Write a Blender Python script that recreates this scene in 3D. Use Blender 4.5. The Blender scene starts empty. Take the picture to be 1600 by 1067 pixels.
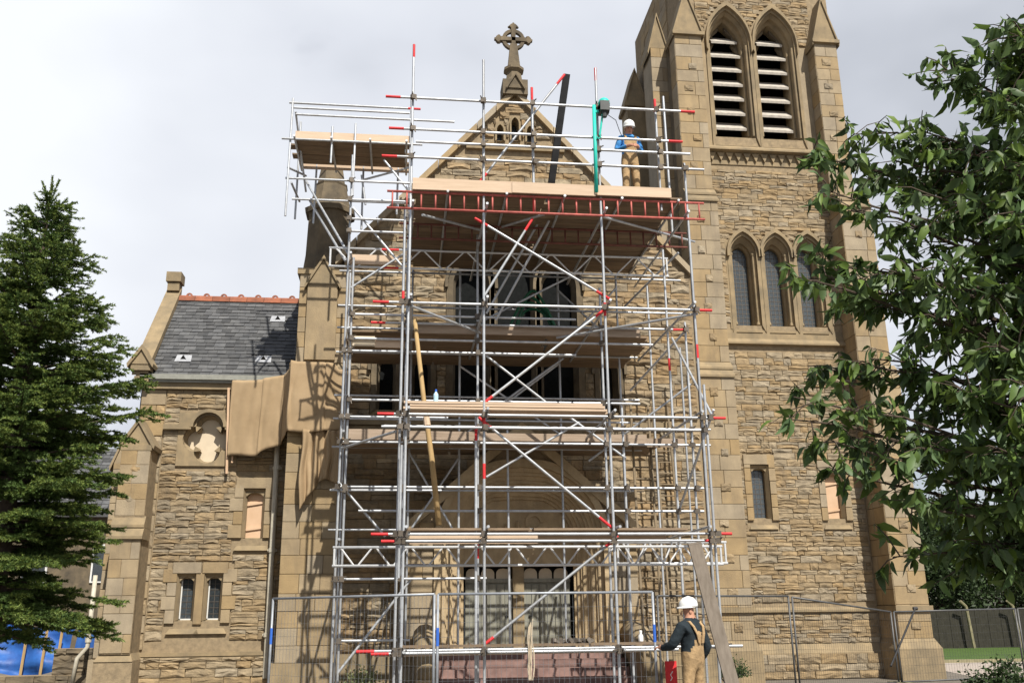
import bpy, bmesh, math, random
import numpy as np
from mathutils import Vector, Matrix
from mathutils.geometry import tessellate_polygon
random.seed(7); RNG = np.random.default_rng(7)
R = math.radians
scene = bpy.context.scene
COL = scene.collection

# ------------------------------------------------------------------ camera
# church-aligned axes: X along the front, Y away from the camera, Z up
YAW, PITCH, ROLL = R(6.7), R(16.3), 0.011
FPX = 1460.0                                    # focal length in pixels of a 1600 px wide frame
EYE = Vector((0, 0, 1.6))
FWD = Vector((math.sin(YAW)*math.cos(PITCH), math.cos(YAW)*math.cos(PITCH), math.sin(PITCH)))
RT0 = Vector((math.cos(YAW), -math.sin(YAW), 0)); UP0 = RT0.cross(FWD)
RT = RT0*math.cos(ROLL) - UP0*math.sin(ROLL); UP = UP0*math.cos(ROLL) + RT0*math.sin(ROLL)
cam = bpy.data.cameras.new('camera'); cam.sensor_width = 36; cam.lens = FPX/1600*36
cam.clip_end = 2000; cam.clip_start = 0.1
camo = bpy.data.objects.new('camera', cam); COL.objects.link(camo)
camo.matrix_world = Matrix.Translation(EYE) @ Matrix((RT, UP, -FWD)).transposed().to_4x4()
scene.camera = camo

# ------------------------------------------------------------------ sky, sun, exposure
SUN_EL, SUN_AZ = R(49), R(17)                   # azimuth: to the right of the line from the church to the camera
SUN = Vector((math.cos(SUN_EL)*math.sin(SUN_AZ), -math.cos(SUN_EL)*math.cos(SUN_AZ), math.sin(SUN_EL)))
CLOUD0, CLOUD1 = .43, .53                      # broken cloud: blue between banks of white
w = bpy.data.worlds.new('World'); scene.world = w; w.use_nodes = True
nt = w.node_tree; nt.nodes.clear()
def wn(t, **k):
    n = nt.nodes.new(t)
    for a, b in k.items(): setattr(n, a, b)
    return n
sky = wn('ShaderNodeTexSky', sky_type='NISHITA', sun_disc=False)
sky.sun_elevation = SUN_EL; sky.sun_rotation = math.atan2(SUN.x, SUN.y)
b1 = wn('ShaderNodeBackground'); b1.inputs[1].default_value = 0.05
nt.links.new(sky.outputs[0], b1.inputs[0])
tc = wn('ShaderNodeTexCoord'); mp = wn('ShaderNodeMapping'); mp.inputs['Scale'].default_value = (1, 1, 1.7)
mp.inputs['Location'].default_value = (0.35, 0.3, 0.0)
nt.links.new(tc.outputs['Generated'], mp.inputs[0])
nz = wn('ShaderNodeTexNoise'); nz.inputs['Scale'].default_value = 1.5; nz.inputs['Detail'].default_value = 5; nz.inputs['Roughness'].default_value = .42
nt.links.new(mp.outputs[0], nz.inputs['Vector'])
cr = wn('ShaderNodeValToRGB'); e = cr.color_ramp.elements
e[0].position = .36; e[0].color = (.46, .49, .55, 1); e[1].position = .60; e[1].color = (.92, .95, 1.0, 1)
m_ = cr.color_ramp.elements.new(.47); m_.color = (.72, .75, .82, 1)
nt.links.new(nz.outputs[0], cr.inputs[0])
b2 = wn('ShaderNodeBackground'); nt.links.new(cr.outputs[0], b2.inputs[0]); b2.inputs[1].default_value = 0.80
nz2 = wn('ShaderNodeTexNoise'); nz2.inputs['Scale'].default_value = 1.15; nz2.inputs['Detail'].default_value = 6
nt.links.new(mp.outputs[0], nz2.inputs['Vector'])
c2 = wn('ShaderNodeValToRGB'); c2.color_ramp.elements[0].position = CLOUD0; c2.color_ramp.elements[1].position = CLOUD1
c2.color_ramp.elements[0].color = (.0, .0, .0, 1); nt.links.new(nz2.outputs[0], c2.inputs[0])
mx = wn('ShaderNodeMixShader'); nt.links.new(c2.outputs[0], mx.inputs[0]); nt.links.new(b1.outputs[0], mx.inputs[1]); nt.links.new(b2.outputs[0], mx.inputs[2])
ow = wn('ShaderNodeOutputWorld'); nt.links.new(mx.outputs[0], ow.inputs[0])
sl = bpy.data.lights.new('sun', 'SUN'); sl.energy = 5.0; sl.angle = R(.6); sl.color = (1, .95, .86)
so = bpy.data.objects.new('sun', sl); COL.objects.link(so); so.rotation_euler = SUN.to_track_quat('Z', 'Y').to_euler()
so.location = (10, -10, 30)
vs = scene.view_settings; vs.view_transform = 'Standard'; vs.look = 'None'; vs.exposure = 0.40; vs.gamma = 1.0; vs.use_curve_mapping = False
scene.cycles.max_bounces = 6; scene.cycles.use_denoising = True

# ------------------------------------------------------------------ helpers
def at(px, py, Y):
    """where a line of sight through a spot of the photo meets the upright plane at depth Y"""
    d = FWD + RT*((px-800)/FPX) - UP*((py-533.5)/FPX)
    return EYE + d*(Y/d.y)
def to_px(p):
    v = Vector(p)-EYE; k = v.dot(FWD)
    return 800+FPX*v.dot(RT)/k, 533.5-FPX*v.dot(UP)/k

class MB:
    """collects faces; build() links them as one mesh object"""
    def __init__(s): s.v = []; s.f = []; s.mi = []
    def add(s, v, f, mi=0):
        o = len(s.v); s.v += [tuple(p) for p in v]; s.f += [tuple(i+o for i in q) for q in f]; s.mi += [mi]*len(f); return s
    def box(s, x0, x1, y0, y1, z0, z1, mi=0):
        v = [(x0,y0,z0),(x1,y0,z0),(x1,y1,z0),(x0,y1,z0),(x0,y0,z1),(x1,y0,z1),(x1,y1,z1),(x0,y1,z1)]
        return s.add(v, [(0,3,2,1),(4,5,6,7),(0,1,5,4),(1,2,6,5),(2,3,7,6),(3,0,4,7)], mi)
    def hexa(s, v, mi=0):
        return s.add(v, [(0,3,2,1),(4,5,6,7),(0,1,5,4),(1,2,6,5),(2,3,7,6),(3,0,4,7)], mi)
    def bar(s, p0, p1, wd, ht, up=(0,0,1), mi=0):
        p0 = Vector(p0); p1 = Vector(p1); d = (p1-p0).normalized(); a = d.cross(Vector(up))
        if a.length < 1e-4: a = d.cross(Vector((1,0,0)))
        a.normalize(); b = a.cross(d).normalized(); a *= wd/2; b *= ht/2
        return s.hexa([p0-a-b, p0+a-b, p1+a-b, p1-a-b, p0-a+b, p0+a+b, p1+a+b, p1-a+b], mi)
    def tube(s, p0, p1, r, n=8, r1=None, mi=0, cap=True):
        p0 = Vector(p0); p1 = Vector(p1); d = (p1-p0).normalized(); a = d.orthogonal().normalized(); b = d.cross(a); r1 = r if r1 is None else r1
        v = []
        for p, q in ((p0, r), (p1, r1)):
            for i in range(n):
                t = 2*math.pi*i/n; v.append(p+(a*math.cos(t)+b*math.sin(t))*q)
        f = [(i, (i+1) % n, n+(i+1) % n, n+i) for i in range(n)]
        if cap: f += [tuple(range(n-1, -1, -1)), tuple(range(n, 2*n))]
        return s.add(v, f, mi)
    def path(s, pts, rs, n=8, mi=0):
        pts = [Vector(p) for p in pts]
        if not hasattr(rs, '__len__'): rs = [rs]*len(pts)
        v = []; a = None
        for i, p in enumerate(pts):
            d = (pts[min(i+1, len(pts)-1)]-pts[max(i-1, 0)]).normalized()
            a = d.orthogonal().normalized() if a is None else (a-d*a.dot(d)).normalized()
            b = d.cross(a)
            for k in range(n):
                t = 2*math.pi*k/n; v.append(p+(a*math.cos(t)+b*math.sin(t))*rs[i])
        f = []
        for i in range(len(pts)-1):
            for k in range(n): f.append((i*n+k, i*n+(k+1) % n, (i+1)*n+(k+1) % n, (i+1)*n+k))
        f += [tuple(range(n-1, -1, -1)), tuple(range(len(v)-n, len(v)))]
        return s.add(v, f, mi)
    def lathe(s, c, prof, n=16, mi=0, sx=1, sy=1, rot=0):
        v = []; c = Vector(c)
        for r, z in prof:
            for i in range(n):
                t = 2*math.pi*i/n+rot; v.append((c.x+r*sx*math.cos(t), c.y+r*sy*math.sin(t), c.z+z))
        m = len(prof); f = [(j*n+i, j*n+(i+1) % n, (j+1)*n+(i+1) % n, (j+1)*n+i) for j in range(m-1) for i in range(n)]
        f += [tuple(range(n-1, -1, -1)), tuple(range((m-1)*n, m*n))]
        return s.add(v, f, mi)
    def prism(s, poly, y0, y1, mi=0, axis='y', holes=()):
        """polygon (x,z) extruded from y0 (front) to y1, optional holes"""
        loops = [list(poly)]+[list(h) for h in holes]
        T = tessellate_polygon([[Vector((p[0], p[1], 0)) for p in l] for l in loops])
        flat = [p for l in loops for p in l]; n = len(flat)
        mk = (lambda p, y: (p[0], y, p[1])) if axis == 'y' else (lambda p, y: (y, p[0], p[1]))
        v = [mk(p, y0) for p in flat]+[mk(p, y1) for p in flat]
        f = [tuple(t) for t in T]+[tuple(i+n for i in reversed(t)) for t in T]
        o = 0
        for l in loops:
            k = len(l)
            for i in range(k): f.append((o+i, o+(i+1) % k, n+o+(i+1) % k, n+o+i))
            o += k
        return s.add(v, f, mi)
    def loft(s, pa, ya, pb, yb, mi=0, closed=False):
        n = len(pa); v = [(p[0], ya, p[1]) for p in pa]+[(p[0], yb, p[1]) for p in pb]
        return s.add(v, [(i, (i+1) % n, n+(i+1) % n, n+i) for i in range(n if closed else n-1)], mi)
    def ring(s, pa, pb, y0, y1, mi=0):
        """solid band between an outer and an inner path, from y0 (front) to y1"""
        n = len(pa)
        v = [(p[0], y0, p[1]) for p in pa]+[(p[0], y0, p[1]) for p in pb]+[(p[0], y1, p[1]) for p in pa]+[(p[0], y1, p[1]) for p in pb]
        f = []
        for i in range(n-1):
            f += [(i, i+1, n+i+1, n+i), (n+i, n+i+1, 3*n+i+1, 3*n+i), (i, 2*n+i, 2*n+i+1, i+1), (2*n+i, 3*n+i, 3*n+i+1, 2*n+i+1)]
        f += [(0, n, 3*n, 2*n), (n-1, 3*n-1, 4*n-1, 2*n-1)]
        return s.add(v, f, mi)
    def mesh(s, name, mats, smooth=False, fix=True):
        me = bpy.data.meshes.new(name); me.from_pydata(s.v, [], s.f)
        mats = mats if isinstance(mats, (list, tuple)) else [mats]
        for m in mats: me.materials.append(m)
        if len(mats) > 1: me.polygons.foreach_set('material_index', s.mi)
        if fix:
            bm = bmesh.new(); bm.from_mesh(me); bmesh.ops.recalc_face_normals(bm, faces=bm.faces); bm.to_mesh(me); bm.free()
        if smooth: me.polygons.foreach_set('use_smooth', [True]*len(me.polygons))
        me.update(); return me
    def build(s, name, mats, parent=None, smooth=False, fix=True, **kw):
        return link(name, s.mesh(name, mats, smooth, fix), parent, **kw)
def link(name, data, parent=None, label=None, cat=None, group=None, kind=None, loc=None, rot=None, scale=None):
    o = bpy.data.objects.new(name, data); COL.objects.link(o)
    if parent is not None:
        o.parent = parent; o.matrix_parent_inverse = Matrix.Translation(parent_loc(parent)).inverted()
    if loc is not None: o.location = loc
    if rot is not None: o.rotation_euler = rot
    if scale is not None: o.scale = scale
    if label: o['label'] = label
    if cat: o['category'] = cat
    if group: o['group'] = group
    if kind: o['kind'] = kind
    return o
PLOC = {}
def parent_loc(p): return PLOC.get(p.name, Vector((0, 0, 0)))
def thing(name, label, cat, loc=(0, 0, 0), group=None):
    o = link(name, None, None, label, cat, group, loc=loc); o.empty_display_size = .2
    PLOC[o.name] = Vector(loc); return o
def trimesh(name, V, F, mats, smooth=False, mi=None):
    """fast mesh from numpy arrays of vertices and triangles"""
    me = bpy.data.meshes.new(name); V = np.asarray(V, np.float32).reshape(-1, 3); F = np.asarray(F, np.int32).reshape(-1, 3)
    me.vertices.add(len(V)); me.vertices.foreach_set('co', V.ravel())
    me.loops.add(F.size); me.loops.foreach_set('vertex_index', F.ravel())
    me.polygons.add(len(F)); me.polygons.foreach_set('loop_start', np.arange(0, F.size, 3, dtype=np.int32)); me.polygons.foreach_set('loop_total', np.full(len(F), 3, np.int32))
    for m in (mats if isinstance(mats, (list, tuple)) else [mats]): me.materials.append(m)
    if mi is not None: me.polygons.foreach_set('material_index', np.asarray(mi, np.int32))
    if smooth: me.polygons.foreach_set('use_smooth', np.ones(len(F), bool))
    me.update(); me.validate(); return me

# ------------------------------------------------------------------ materials
def mat(name, col, rough=.8, var=.22, scale=5., col2=None, bump=0., bscale=30., metal=0., rnd=0., spec=.3, stretch=(1, 1, 1), soot=0., soot_col=(.05, .045, .038), trans=0., hue=0.):
    m = bpy.data.materials.new(name); m.use_nodes = True; t = m.node_tree; N = t.nodes; L = t.links
    b = N['Principled BSDF']; b.inputs['Roughness'].default_value = rough; b.inputs['Metallic'].default_value = metal
    b.inputs['Specular IOR Level'].default_value = spec
    g = N.new('ShaderNodeNewGeometry'); mp = N.new('ShaderNodeMapping'); mp.inputs['Scale'].default_value = stretch
    L.new(g.outputs['Position'], mp.inputs[0])
    n = N.new('ShaderNodeTexNoise'); n.inputs['Scale'].default_value = scale; n.inputs['Detail'].default_value = 6; n.inputs['Roughness'].default_value = .62
    L.new(mp.outputs[0], n.inputs['Vector'])
    r = N.new('ShaderNodeMapRange'); r.inputs[1].default_value = .3; r.inputs[2].default_value = .7; L.new(n.outputs[0], r.inputs[0])
    c2 = col2 or tuple(c*(1-var) for c in col); c1 = col if col2 else tuple(min(1, c*(1+var)) for c in col)
    mx = N.new('ShaderNodeMix'); mx.data_type = 'RGBA'; mx.inputs[6].default_value = (*c2, 1); mx.inputs[7].default_value = (*c1, 1)
    L.new(r.outputs[0], mx.inputs[0]); out = mx.outputs[2]
    if rnd or hue:
        oi = N.new('ShaderNodeObjectInfo'); ad = N.new('ShaderNodeMath'); ad.operation = 'ADD'; L.new(oi.outputs['Random'], ad.inputs[0]); L.new(g.outputs['Random Per Island'], ad.inputs[1])
        fr = N.new('ShaderNodeMath'); fr.operation = 'FRACT'; L.new(ad.outputs[0], fr.inputs[0])
        hs = N.new('ShaderNodeHueSaturation'); L.new(out, hs.inputs['Color'])
        v = N.new('ShaderNodeMapRange'); v.inputs[3].default_value = 1-rnd; v.inputs[4].default_value = 1+rnd; L.new(fr.outputs[0], v.inputs[0]); L.new(v.outputs[0], hs.inputs['Value'])
        if hue:
            m3 = N.new('ShaderNodeMath'); m3.operation = 'MULTIPLY'; m3.inputs[1].default_value = 7.31; L.new(fr.outputs[0], m3.inputs[0])
            f3 = N.new('ShaderNodeMath'); f3.operation = 'FRACT'; L.new(m3.outputs[0], f3.inputs[0])
            h = N.new('ShaderNodeMapRange'); h.inputs[3].default_value = .5-hue; h.inputs[4].default_value = .5+hue; L.new(f3.outputs[0], h.inputs[0]); L.new(h.outputs[0], hs.inputs['Hue'])
            sa = N.new('ShaderNodeMapRange'); sa.inputs[3].default_value = 1.12; sa.inputs[4].default_value = .72; L.new(f3.outputs[0], sa.inputs[0]); L.new(sa.outputs[0], hs.inputs['Saturation'])
        out = hs.outputs[0]
    if soot:
        n2 = N.new('ShaderNodeTexNoise'); n2.inputs['Scale'].default_value = .9; n2.inputs['Detail'].default_value = 8; n2.inputs['Roughness'].default_value = .7
        m2 = N.new('ShaderNodeMapping'); m2.inputs['Scale'].default_value = (2.6, 2.6, .55); L.new(g.outputs['Position'], m2.inputs[0]); L.new(m2.outputs[0], n2.inputs['Vector'])
        r2 = N.new('ShaderNodeMapRange'); r2.inputs[1].default_value = .47; r2.inputs[2].default_value = .75; r2.inputs[4].default_value = soot; L.new(n2.outputs[0], r2.inputs[0])
        x = N.new('ShaderNodeMix'); x.data_type = 'RGBA'; x.inputs[7].default_value = (*soot_col, 1); L.new(r2.outputs[0], x.inputs[0]); L.new(out, x.inputs[6]); out = x.outputs[2]
    L.new(out, b.inputs['Base Color'])
    if bump:
        nb = N.new('ShaderNodeTexNoise'); nb.inputs['Scale'].default_value = bscale; nb.inputs['Detail'].default_value = 5; L.new(mp.outputs[0], nb.inputs['Vector'])
        bp = N.new('ShaderNodeBump'); bp.inputs['Strength'].default_value = bump; bp.inputs['Distance'].default_value = .02; L.new(nb.outputs[0], bp.inputs['Height']); L.new(bp.outputs[0], b.inputs['Normal'])
    if trans:
        tr = N.new('ShaderNodeBsdfTranslucent'); L.new(out, tr.inputs[0]); ms = N.new('ShaderNodeMixShader'); ms.inputs[0].default_value = trans
        L.new(b.outputs[0], ms.inputs[1]); L.new(tr.outputs[0], ms.inputs[2]); L.new(ms.outputs[0], N['Material Output'].inputs[0])
    return m
RUB = mat('rubble_sandstone', (.35, .262, .15), .92, scale=6, col2=(.215, .162, .096), bump=.7, bscale=30, rnd=.14, hue=.005, soot=.65, soot_col=(.12, .10, .075))
ASH = mat('ashlar_sandstone', (.365, .275, .158), .9, scale=2.2, col2=(.255, .192, .113), bump=.4, bscale=40, rnd=.035, hue=.003, soot=.5, soot_col=(.13, .11, .085))
DRS = mat('dressed_sandstone', (.335, .252, .146), .9, scale=2.5, col2=(.19, .15, .095), bump=.25, bscale=40, soot=.55, soot_col=(.12, .105, .08))
SOOTSHADE = mat('soot_shade_sandstone', (.20, .155, .098), .92, scale=2.5, col2=(.085, .07, .05), bump=.35, bscale=30, rnd=.12, soot=.5)  # soot-dark stone; also carries painted shade on the nave windows
NRUB = mat('shade_darkened_rubble_sandstone', (.34, .25, .14), .92, scale=6, col2=(.20, .15, .09), bump=.7, bscale=30, rnd=.15, hue=.007, soot=.7, soot_col=(.09, .075, .055))  # darker copy of the rubble: scaffold shade put into the colour
MORT = mat('mortar', (.34, .26, .16), .95, scale=9, col2=(.20, .155, .10), bump=.5, bscale=60)
PORCH = mat('porch_carved_stone', (.50, .385, .235), .9, scale=3, col2=(.36, .27, .16), bump=.5, bscale=22, soot=.4, soot_col=(.12, .10, .075))
PALE = mat('pale_buff', (.62, .52, .38), .85, scale=4, col2=(.54, .45, .33))
SLATE = mat('roof_slate', (.105, .105, .105), .62, scale=5, col2=(.06, .062, .066), rnd=.35, bump=.2, spec=.4)
TERRA = mat('terracotta_ridge', (.34, .12, .065), .85, scale=6, col2=(.20, .08, .05), rnd=.15)
LEAD = mat('lead_flashing', (.34, .35, .37), .55, scale=8)
GALV = mat('galvanised_tube', (.56, .58, .60), .42, scale=9, col2=(.40, .42, .45), metal=.4, spec=.5, rnd=.16, soot=.55, soot_col=(.22, .19, .16))
FGALV = mat('dull_fence_tube', (.30, .32, .35), .5, scale=9, metal=.4, var=.2)
DGALV = mat('silhouette_dark_tube', (.10, .10, .10), .5, scale=9, metal=.3)  # near-black tube: silhouette of the right-hand panels put into the colour
MTOE = mat('weathered_toe_board', (.40, .31, .235), .85, scale=5, col2=(.28, .21, .15), stretch=(.4, 5, 5), rnd=.1)
RED = mat('red_paint', (.62, .035, .04), .55, scale=10, var=.2)
LRED = mat('red_lacquered_steel', (.44, .115, .095), .6, scale=9, var=.3)
DRED = mat('dark_red_steel', (.16, .06, .045), .7, scale=9, var=.3)  # darker red-brown steel for the rear ladder beam
RUST = mat('coupler_steel', (.10, .09, .08), .6, scale=20, metal=.4, col2=(.16, .13, .10))
ALU = mat('aluminium', (.72, .73, .74), .42, scale=10, metal=.35, var=.1)
BRD = mat('scaffold_board', (.27, .195, .13), .85, scale=4, col2=(.16, .115, .075), stretch=(.5, 4, 4), rnd=.2, bump=.2)
TOE = mat('pale_toe_board', (.60, .46, .335), .8, scale=5, col2=(.50, .37, .26), stretch=(.4, 5, 5), rnd=.08)
GREYWOOD = mat('weathered_plank', (.22, .185, .15), .88, scale=6, col2=(.14, .115, .09), stretch=(3, 3, .4))
LADWOOD = mat('grey_ladder_wood', (.26, .20, .125), .85, scale=6, col2=(.17, .13, .085), stretch=(3, 3, .6))
POLEWOOD = mat('timber_pole', (.46, .32, .15), .8, scale=6, col2=(.33, .22, .10), stretch=(3, 3, .6))
PLY = mat('plywood', (.60, .42, .28), .8, scale=3, col2=(.52, .35, .22))
GLASS = mat('leaded_glass', (.055, .065, .07), .22, scale=26, col2=(.02, .025, .03), spec=.6, rnd=.5)
DGLASS = mat('dull_dark_glass', (.010, .011, .011), .7, scale=14, var=.4, spec=.05)  # near-black, low-gloss glass for the nave lancets
DARK = mat('dark_interior', (.012, .011, .010), .95)  # near-black colour paints the darkness of interiors and openings
WFRAME = mat('white_frame', (.62, .62, .60), .6, var=.08)
LOUV = mat('louvre_slate', (.52, .48, .42), .75, scale=9, col2=(.33, .30, .26))
DOOR = mat('grey_green_door', (.27, .265, .215), .7, scale=3, col2=(.20, .195, .16), stretch=(5, 5, .5))
STEP = mat('red_stone_step', (.29, .185, .16), .85, scale=5, col2=(.16, .10, .088), rnd=.12)
HESS = mat('brown_debris_sheet', (.46, .335, .20), .88, scale=2, col2=(.36, .255, .145), bump=.15, bscale=50, trans=.18)
PIPE = mat('cream_downpipe', (.50, .46, .37), .6, scale=8, var=.15)
GUT = mat('painted_gutter', (.24, .24, .21), .6, scale=8, var=.15)
GREEN = mat('sea_green_paint', (.03, .52, .42), .5, var=.12)
BLK = mat('black_steel', (.028, .028, .03), .5, var=.3, metal=.2)
DGREY = mat('dark_grey_motor', (.06, .065, .065), .55)
WHITE = mat('white_plastic', (.80, .80, .78), .4, var=.05)
BLUE = mat('blue_plastic', (.04, .14, .55), .45, var=.1)
BTARP = mat('blue_tarpaulin', (.03, .13, .42), .5, scale=4, col2=(.02, .07, .26), bump=.4, bscale=8)
WATER = mat('clear_bottle_water', (.45, .66, .78), .15, var=.05, spec=.6)
TAN = mat('tan_workwear', (.46, .31, .16), .9, scale=7, col2=(.30, .205, .11), bump=1., bscale=14)
NAVY = mat('dark_jumper', (.018, .026, .032), .92, var=.3, bump=1., bscale=14)
SLEEVE = mat('blue_shirt', (.06, .25, .56), .85, var=.35, scale=9, bump=1., bscale=14)
SKIN = mat('skin', (.52, .27, .18), .6, var=.1)
BOOT = mat('boot_leather', (.05, .035, .025), .7)
BARK = mat('bark', (.10, .075, .055), .9, scale=12, col2=(.055, .042, .032), bump=.5)
NEED = mat('spruce_needles', (.105, .165, .04), .6, scale=2.2, col2=(.05, .09, .022), rnd=.35, trans=.15)
NEED2 = mat('spruce_fresh_needles', (.20, .25, .055), .6, scale=2.5, col2=(.12, .17, .036), rnd=.3, trans=.2)
LEAF = mat('cherry_leaf', (.12, .19, .042), .5, scale=2.5, col2=(.055, .105, .03), rnd=.45, trans=.30, spec=.3, hue=.02)
SHRUB = mat('shrub_leaf', (.07, .11, .03), .6, scale=3, col2=(.03, .055, .018), rnd=.4, trans=.2)
DSHRUB = mat('dark_hedge_leaf', (.045, .075, .022), .6, scale=2, col2=(.018, .034, .012), rnd=.4, trans=.15)
STRAW = mat('pale_dry_leaf', (.24, .25, .12), .7, scale=4, col2=(.12, .15, .06), rnd=.3, trans=.2)
GRASS = mat('lawn', (.075, .125, .025), .9, scale=1.6, col2=(.05, .09, .018), bump=.6, bscale=60)  # lawn green darkened: tree shade put into the colour
GRND = mat('gravel_yard', (.20, .175, .145), .95, scale=3, col2=(.13, .115, .095), bump=.6, bscale=50)
PATHM = mat('pale_path', (.42, .36, .31), .9, scale=3, col2=(.34, .29, .25), bump=.3)
SOIL = mat('soil', (.07, .05, .035), .95, scale=6)
CONC = mat('concrete', (.24, .215, .13), .9, scale=6, var=.2)
FENCEDK = mat('shade_darkened_boards', (.03, .028, .02), .9, scale=5, var=.3)  # boards darkened to paint in the shade of the trees
TEAL = mat('green_hose', (.014, .105, .05), .4, var=.2)
# ------------------------------------------------------------------ stones
def rock_mesh(i):
    rr = random.Random(100+i); nx, nz = 4, 4; v = []; f = []
    for k in range(nz):
        for j in range(nx):
            x = j/(nx-1)-.5; z = k/(nz-1)-.5; edge = j in (0, nx-1) or k in (0, nz-1)
            if edge: y = -rr.uniform(.38, .78); x *= rr.uniform(.965, 1.0); z *= rr.uniform(.93, 1.0)
            else: y = -rr.uniform(.6, 1.05); x += rr.uniform(-.08, .08); z += rr.uniform(-.08, .08)
            v.append((x, y, z))
    for k in range(nz-1):
        for j in range(nx-1):
            a = k*nx+j; q = (a, a+1, a+nx+1, a+nx)
            f += [(q[0], q[1], q[2]), (q[0], q[2], q[3])] if rr.random() < .5 else [(q[0], q[1], q[3]), (q[1], q[2], q[3])]
    b = [0, 1, 2, 3, 7, 11, 15, 14, 13, 12, 8, 4]; o = len(v)
    for i_ in b: v.append((v[i_][0], 0, v[i_][2]))
    for i_ in range(12): f.append((b[i_], o+i_, o+(i_+1) % 12, b[(i_+1) % 12]))
    return v, f
def ashlar_mesh(i):
    rr = random.Random(500+i); c = .02; v = []
    for y, s in ((0, .5), (-.8, .494)):
        v += [(-s, y, -s), (s, y, -s), (s, y, s), (-s, y, s)]
    s = .5-.022; v += [(-s, -1+rr.uniform(0, .06), -s), (s, -1+rr.uniform(0, .06), -s), (s, -1+rr.uniform(0, .06), s), (-s, -1+rr.uniform(0, .06), s)]
    f = []
    for a in (0, 4):
        for j in range(4): f.append((a+j, a+(j+1) % 4, a+4+(j+1) % 4, a+4+j))
    f.append((8, 9, 10, 11)); return v, f
ROCK = [rock_mesh(i) for i in range(14)]; ASHL = [ashlar_mesh(i) for i in range(4)]
def as_mesh(name, vf, m):
    b = MB(); b.add(*vf); return b.mesh(name, m)
class Stones:
    """stones of one face; the largest become objects of their own, the rest one mass"""
    def __init__(s, bank, m, name, bulk): s.bank = bank; s.m = m; s.name = name; s.bulk = bulk; s.l = []; s.me = None
    def put(s, x, y, z, wd, dp, ht, rz=0): s.l.append((x, y, z, wd, dp, ht, rz, random.randrange(len(s.bank))))
    def finish(s, parent, limit=300):
        def shown(q):
            a, b = to_px((q[0], q[1], q[2])); inside = -20 < a < 1620 and -20 < b < 1087
            return (inside, q[3]*q[5]*(1 if q[6] == 0 else .25))
        s.l.sort(key=shown, reverse=True)
        s.me = [as_mesh(s.name, b, s.m) for b in s.bank]
        for x, y, z, wd, dp, ht, rz, i in s.l[:limit]:
            link(s.name, s.me[i], parent, loc=(x, y, z), rot=(0, 0, rz), scale=(wd, dp, ht))
        rest = s.l[limit:]
        if rest:
            mb = MB()
            for x, y, z, wd, dp, ht, rz, i in rest:
                c, sn = math.cos(rz), math.sin(rz); v, f = s.bank[i]
                mb.add([(x+p[0]*wd*c-p[1]*dp*sn, y+p[0]*wd*sn+p[1]*dp*c, z+p[2]*ht) for p in v], f)
            mb.build(s.bulk, s.m, parent, kind='stuff')
def courses(st, u0, u1, z0, z1, Y, dp=.06, hr=(.12, .23), wr=(.24, .7), bounds=None, obs=(), rz=0, gap=.006, X=None, split=.25, jit=.25):
    """random courses of stone on a face. rz=0: face looks to -Y, u is X. rz=-90deg: face looks to -X, u is -Y"""
    z = z0
    while z < z1-.04:
        h = min(random.uniform(*hr), z1-z)
        if z1-z-h < .06: h = z1-z
        a, b = u0, u1
        if bounds:
            q = [bounds(z), bounds(z+h)]; a = max(a, q[0][0], q[1][0]); b = min(b, q[0][1], q[1][1])
        cut = []
        for o in obs:
            q = [t for t in (o(z), o(z+h/2), o(z+h)) if t]
            if q: cut.append((min(t[0] for t in q), max(t[1] for t in q)))
        cut.sort(); segs = []; c = a
        for p, q in cut:
            if p > c: segs.append((c, min(p, b)))
            c = max(c, q)
        if c < b: segs.append((c, b))
        for p, q in segs:
            x = p
            while q-x > .03:
                wd = random.uniform(*wr)
                if q-x-wd < wr[0]*.6: wd = q-x
                parts = [(z, h)]
                if h > hr[0]*1.45 and random.random() < split:
                    k = random.uniform(.4, .6)*h; parts = [(z, k), (z+k, h-k)]
                for zz, hh in parts:
                    u = x+wd/2; d = dp*random.uniform(1-jit, 1+jit*1.6); ww = wd-gap; h2 = hh-gap
                    if rz == 0: st.put(u, Y, zz+hh/2, ww, d, h2)
                    else: st.put(X, -u, zz+hh/2, ww, d, h2, rz)
                x += wd
        z += h
def arch(cx, zb, zs, hw, rise, n=9):
    """pointed arch, from the left foot over the point to the right foot"""
    Rr = (hw*hw+rise*rise)/(2*hw); t1 = math.asin(min(1, rise/Rr)) if rise < Rr else math.pi-math.asin(rise/Rr) if False else math.asin(min(1, rise/Rr))
    if rise > Rr: Rr = rise; t1 = math.pi/2
    l = [(cx-hw, zb)]
    for i in range(n+1):
        t = t1*i/n; l.append((cx-hw+Rr*(1-math.cos(t)), zs+Rr*math.sin(t)))
    l[-1] = (cx, zs+rise)
    return l+[(2*cx-p[0], p[1]) for p in reversed(l[:-1])]
def arch_obs(cx, zb, zs, hw, rise):
    pts = arch(cx, zb, zs, hw, rise, 14); half = pts[:len(pts)//2+1]
    def f(z):
        if z < zb or z > zs+rise: return None
        if z <= zs: return (cx-hw, cx+hw)
        for a, b in zip(half, half[1:]):
            if a[1] <= z <= b[1] and b[1] > a[1]:
                x = a[0]+(b[0]-a[0])*(z-a[1])/(b[1]-a[1]); return (x, 2*cx-x)
        return (cx-.01, cx+.01)
    return f
def rect_obs(x0, x1, z0, z1): return lambda z: (x0, x1) if z0-.001 <= z <= z1+.001 else None
def circ(cx, cz, r, n=28): return [(cx+r*math.cos(2*math.pi*i/n), cz+r*math.sin(2*math.pi*i/n)) for i in range(n)]
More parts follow.
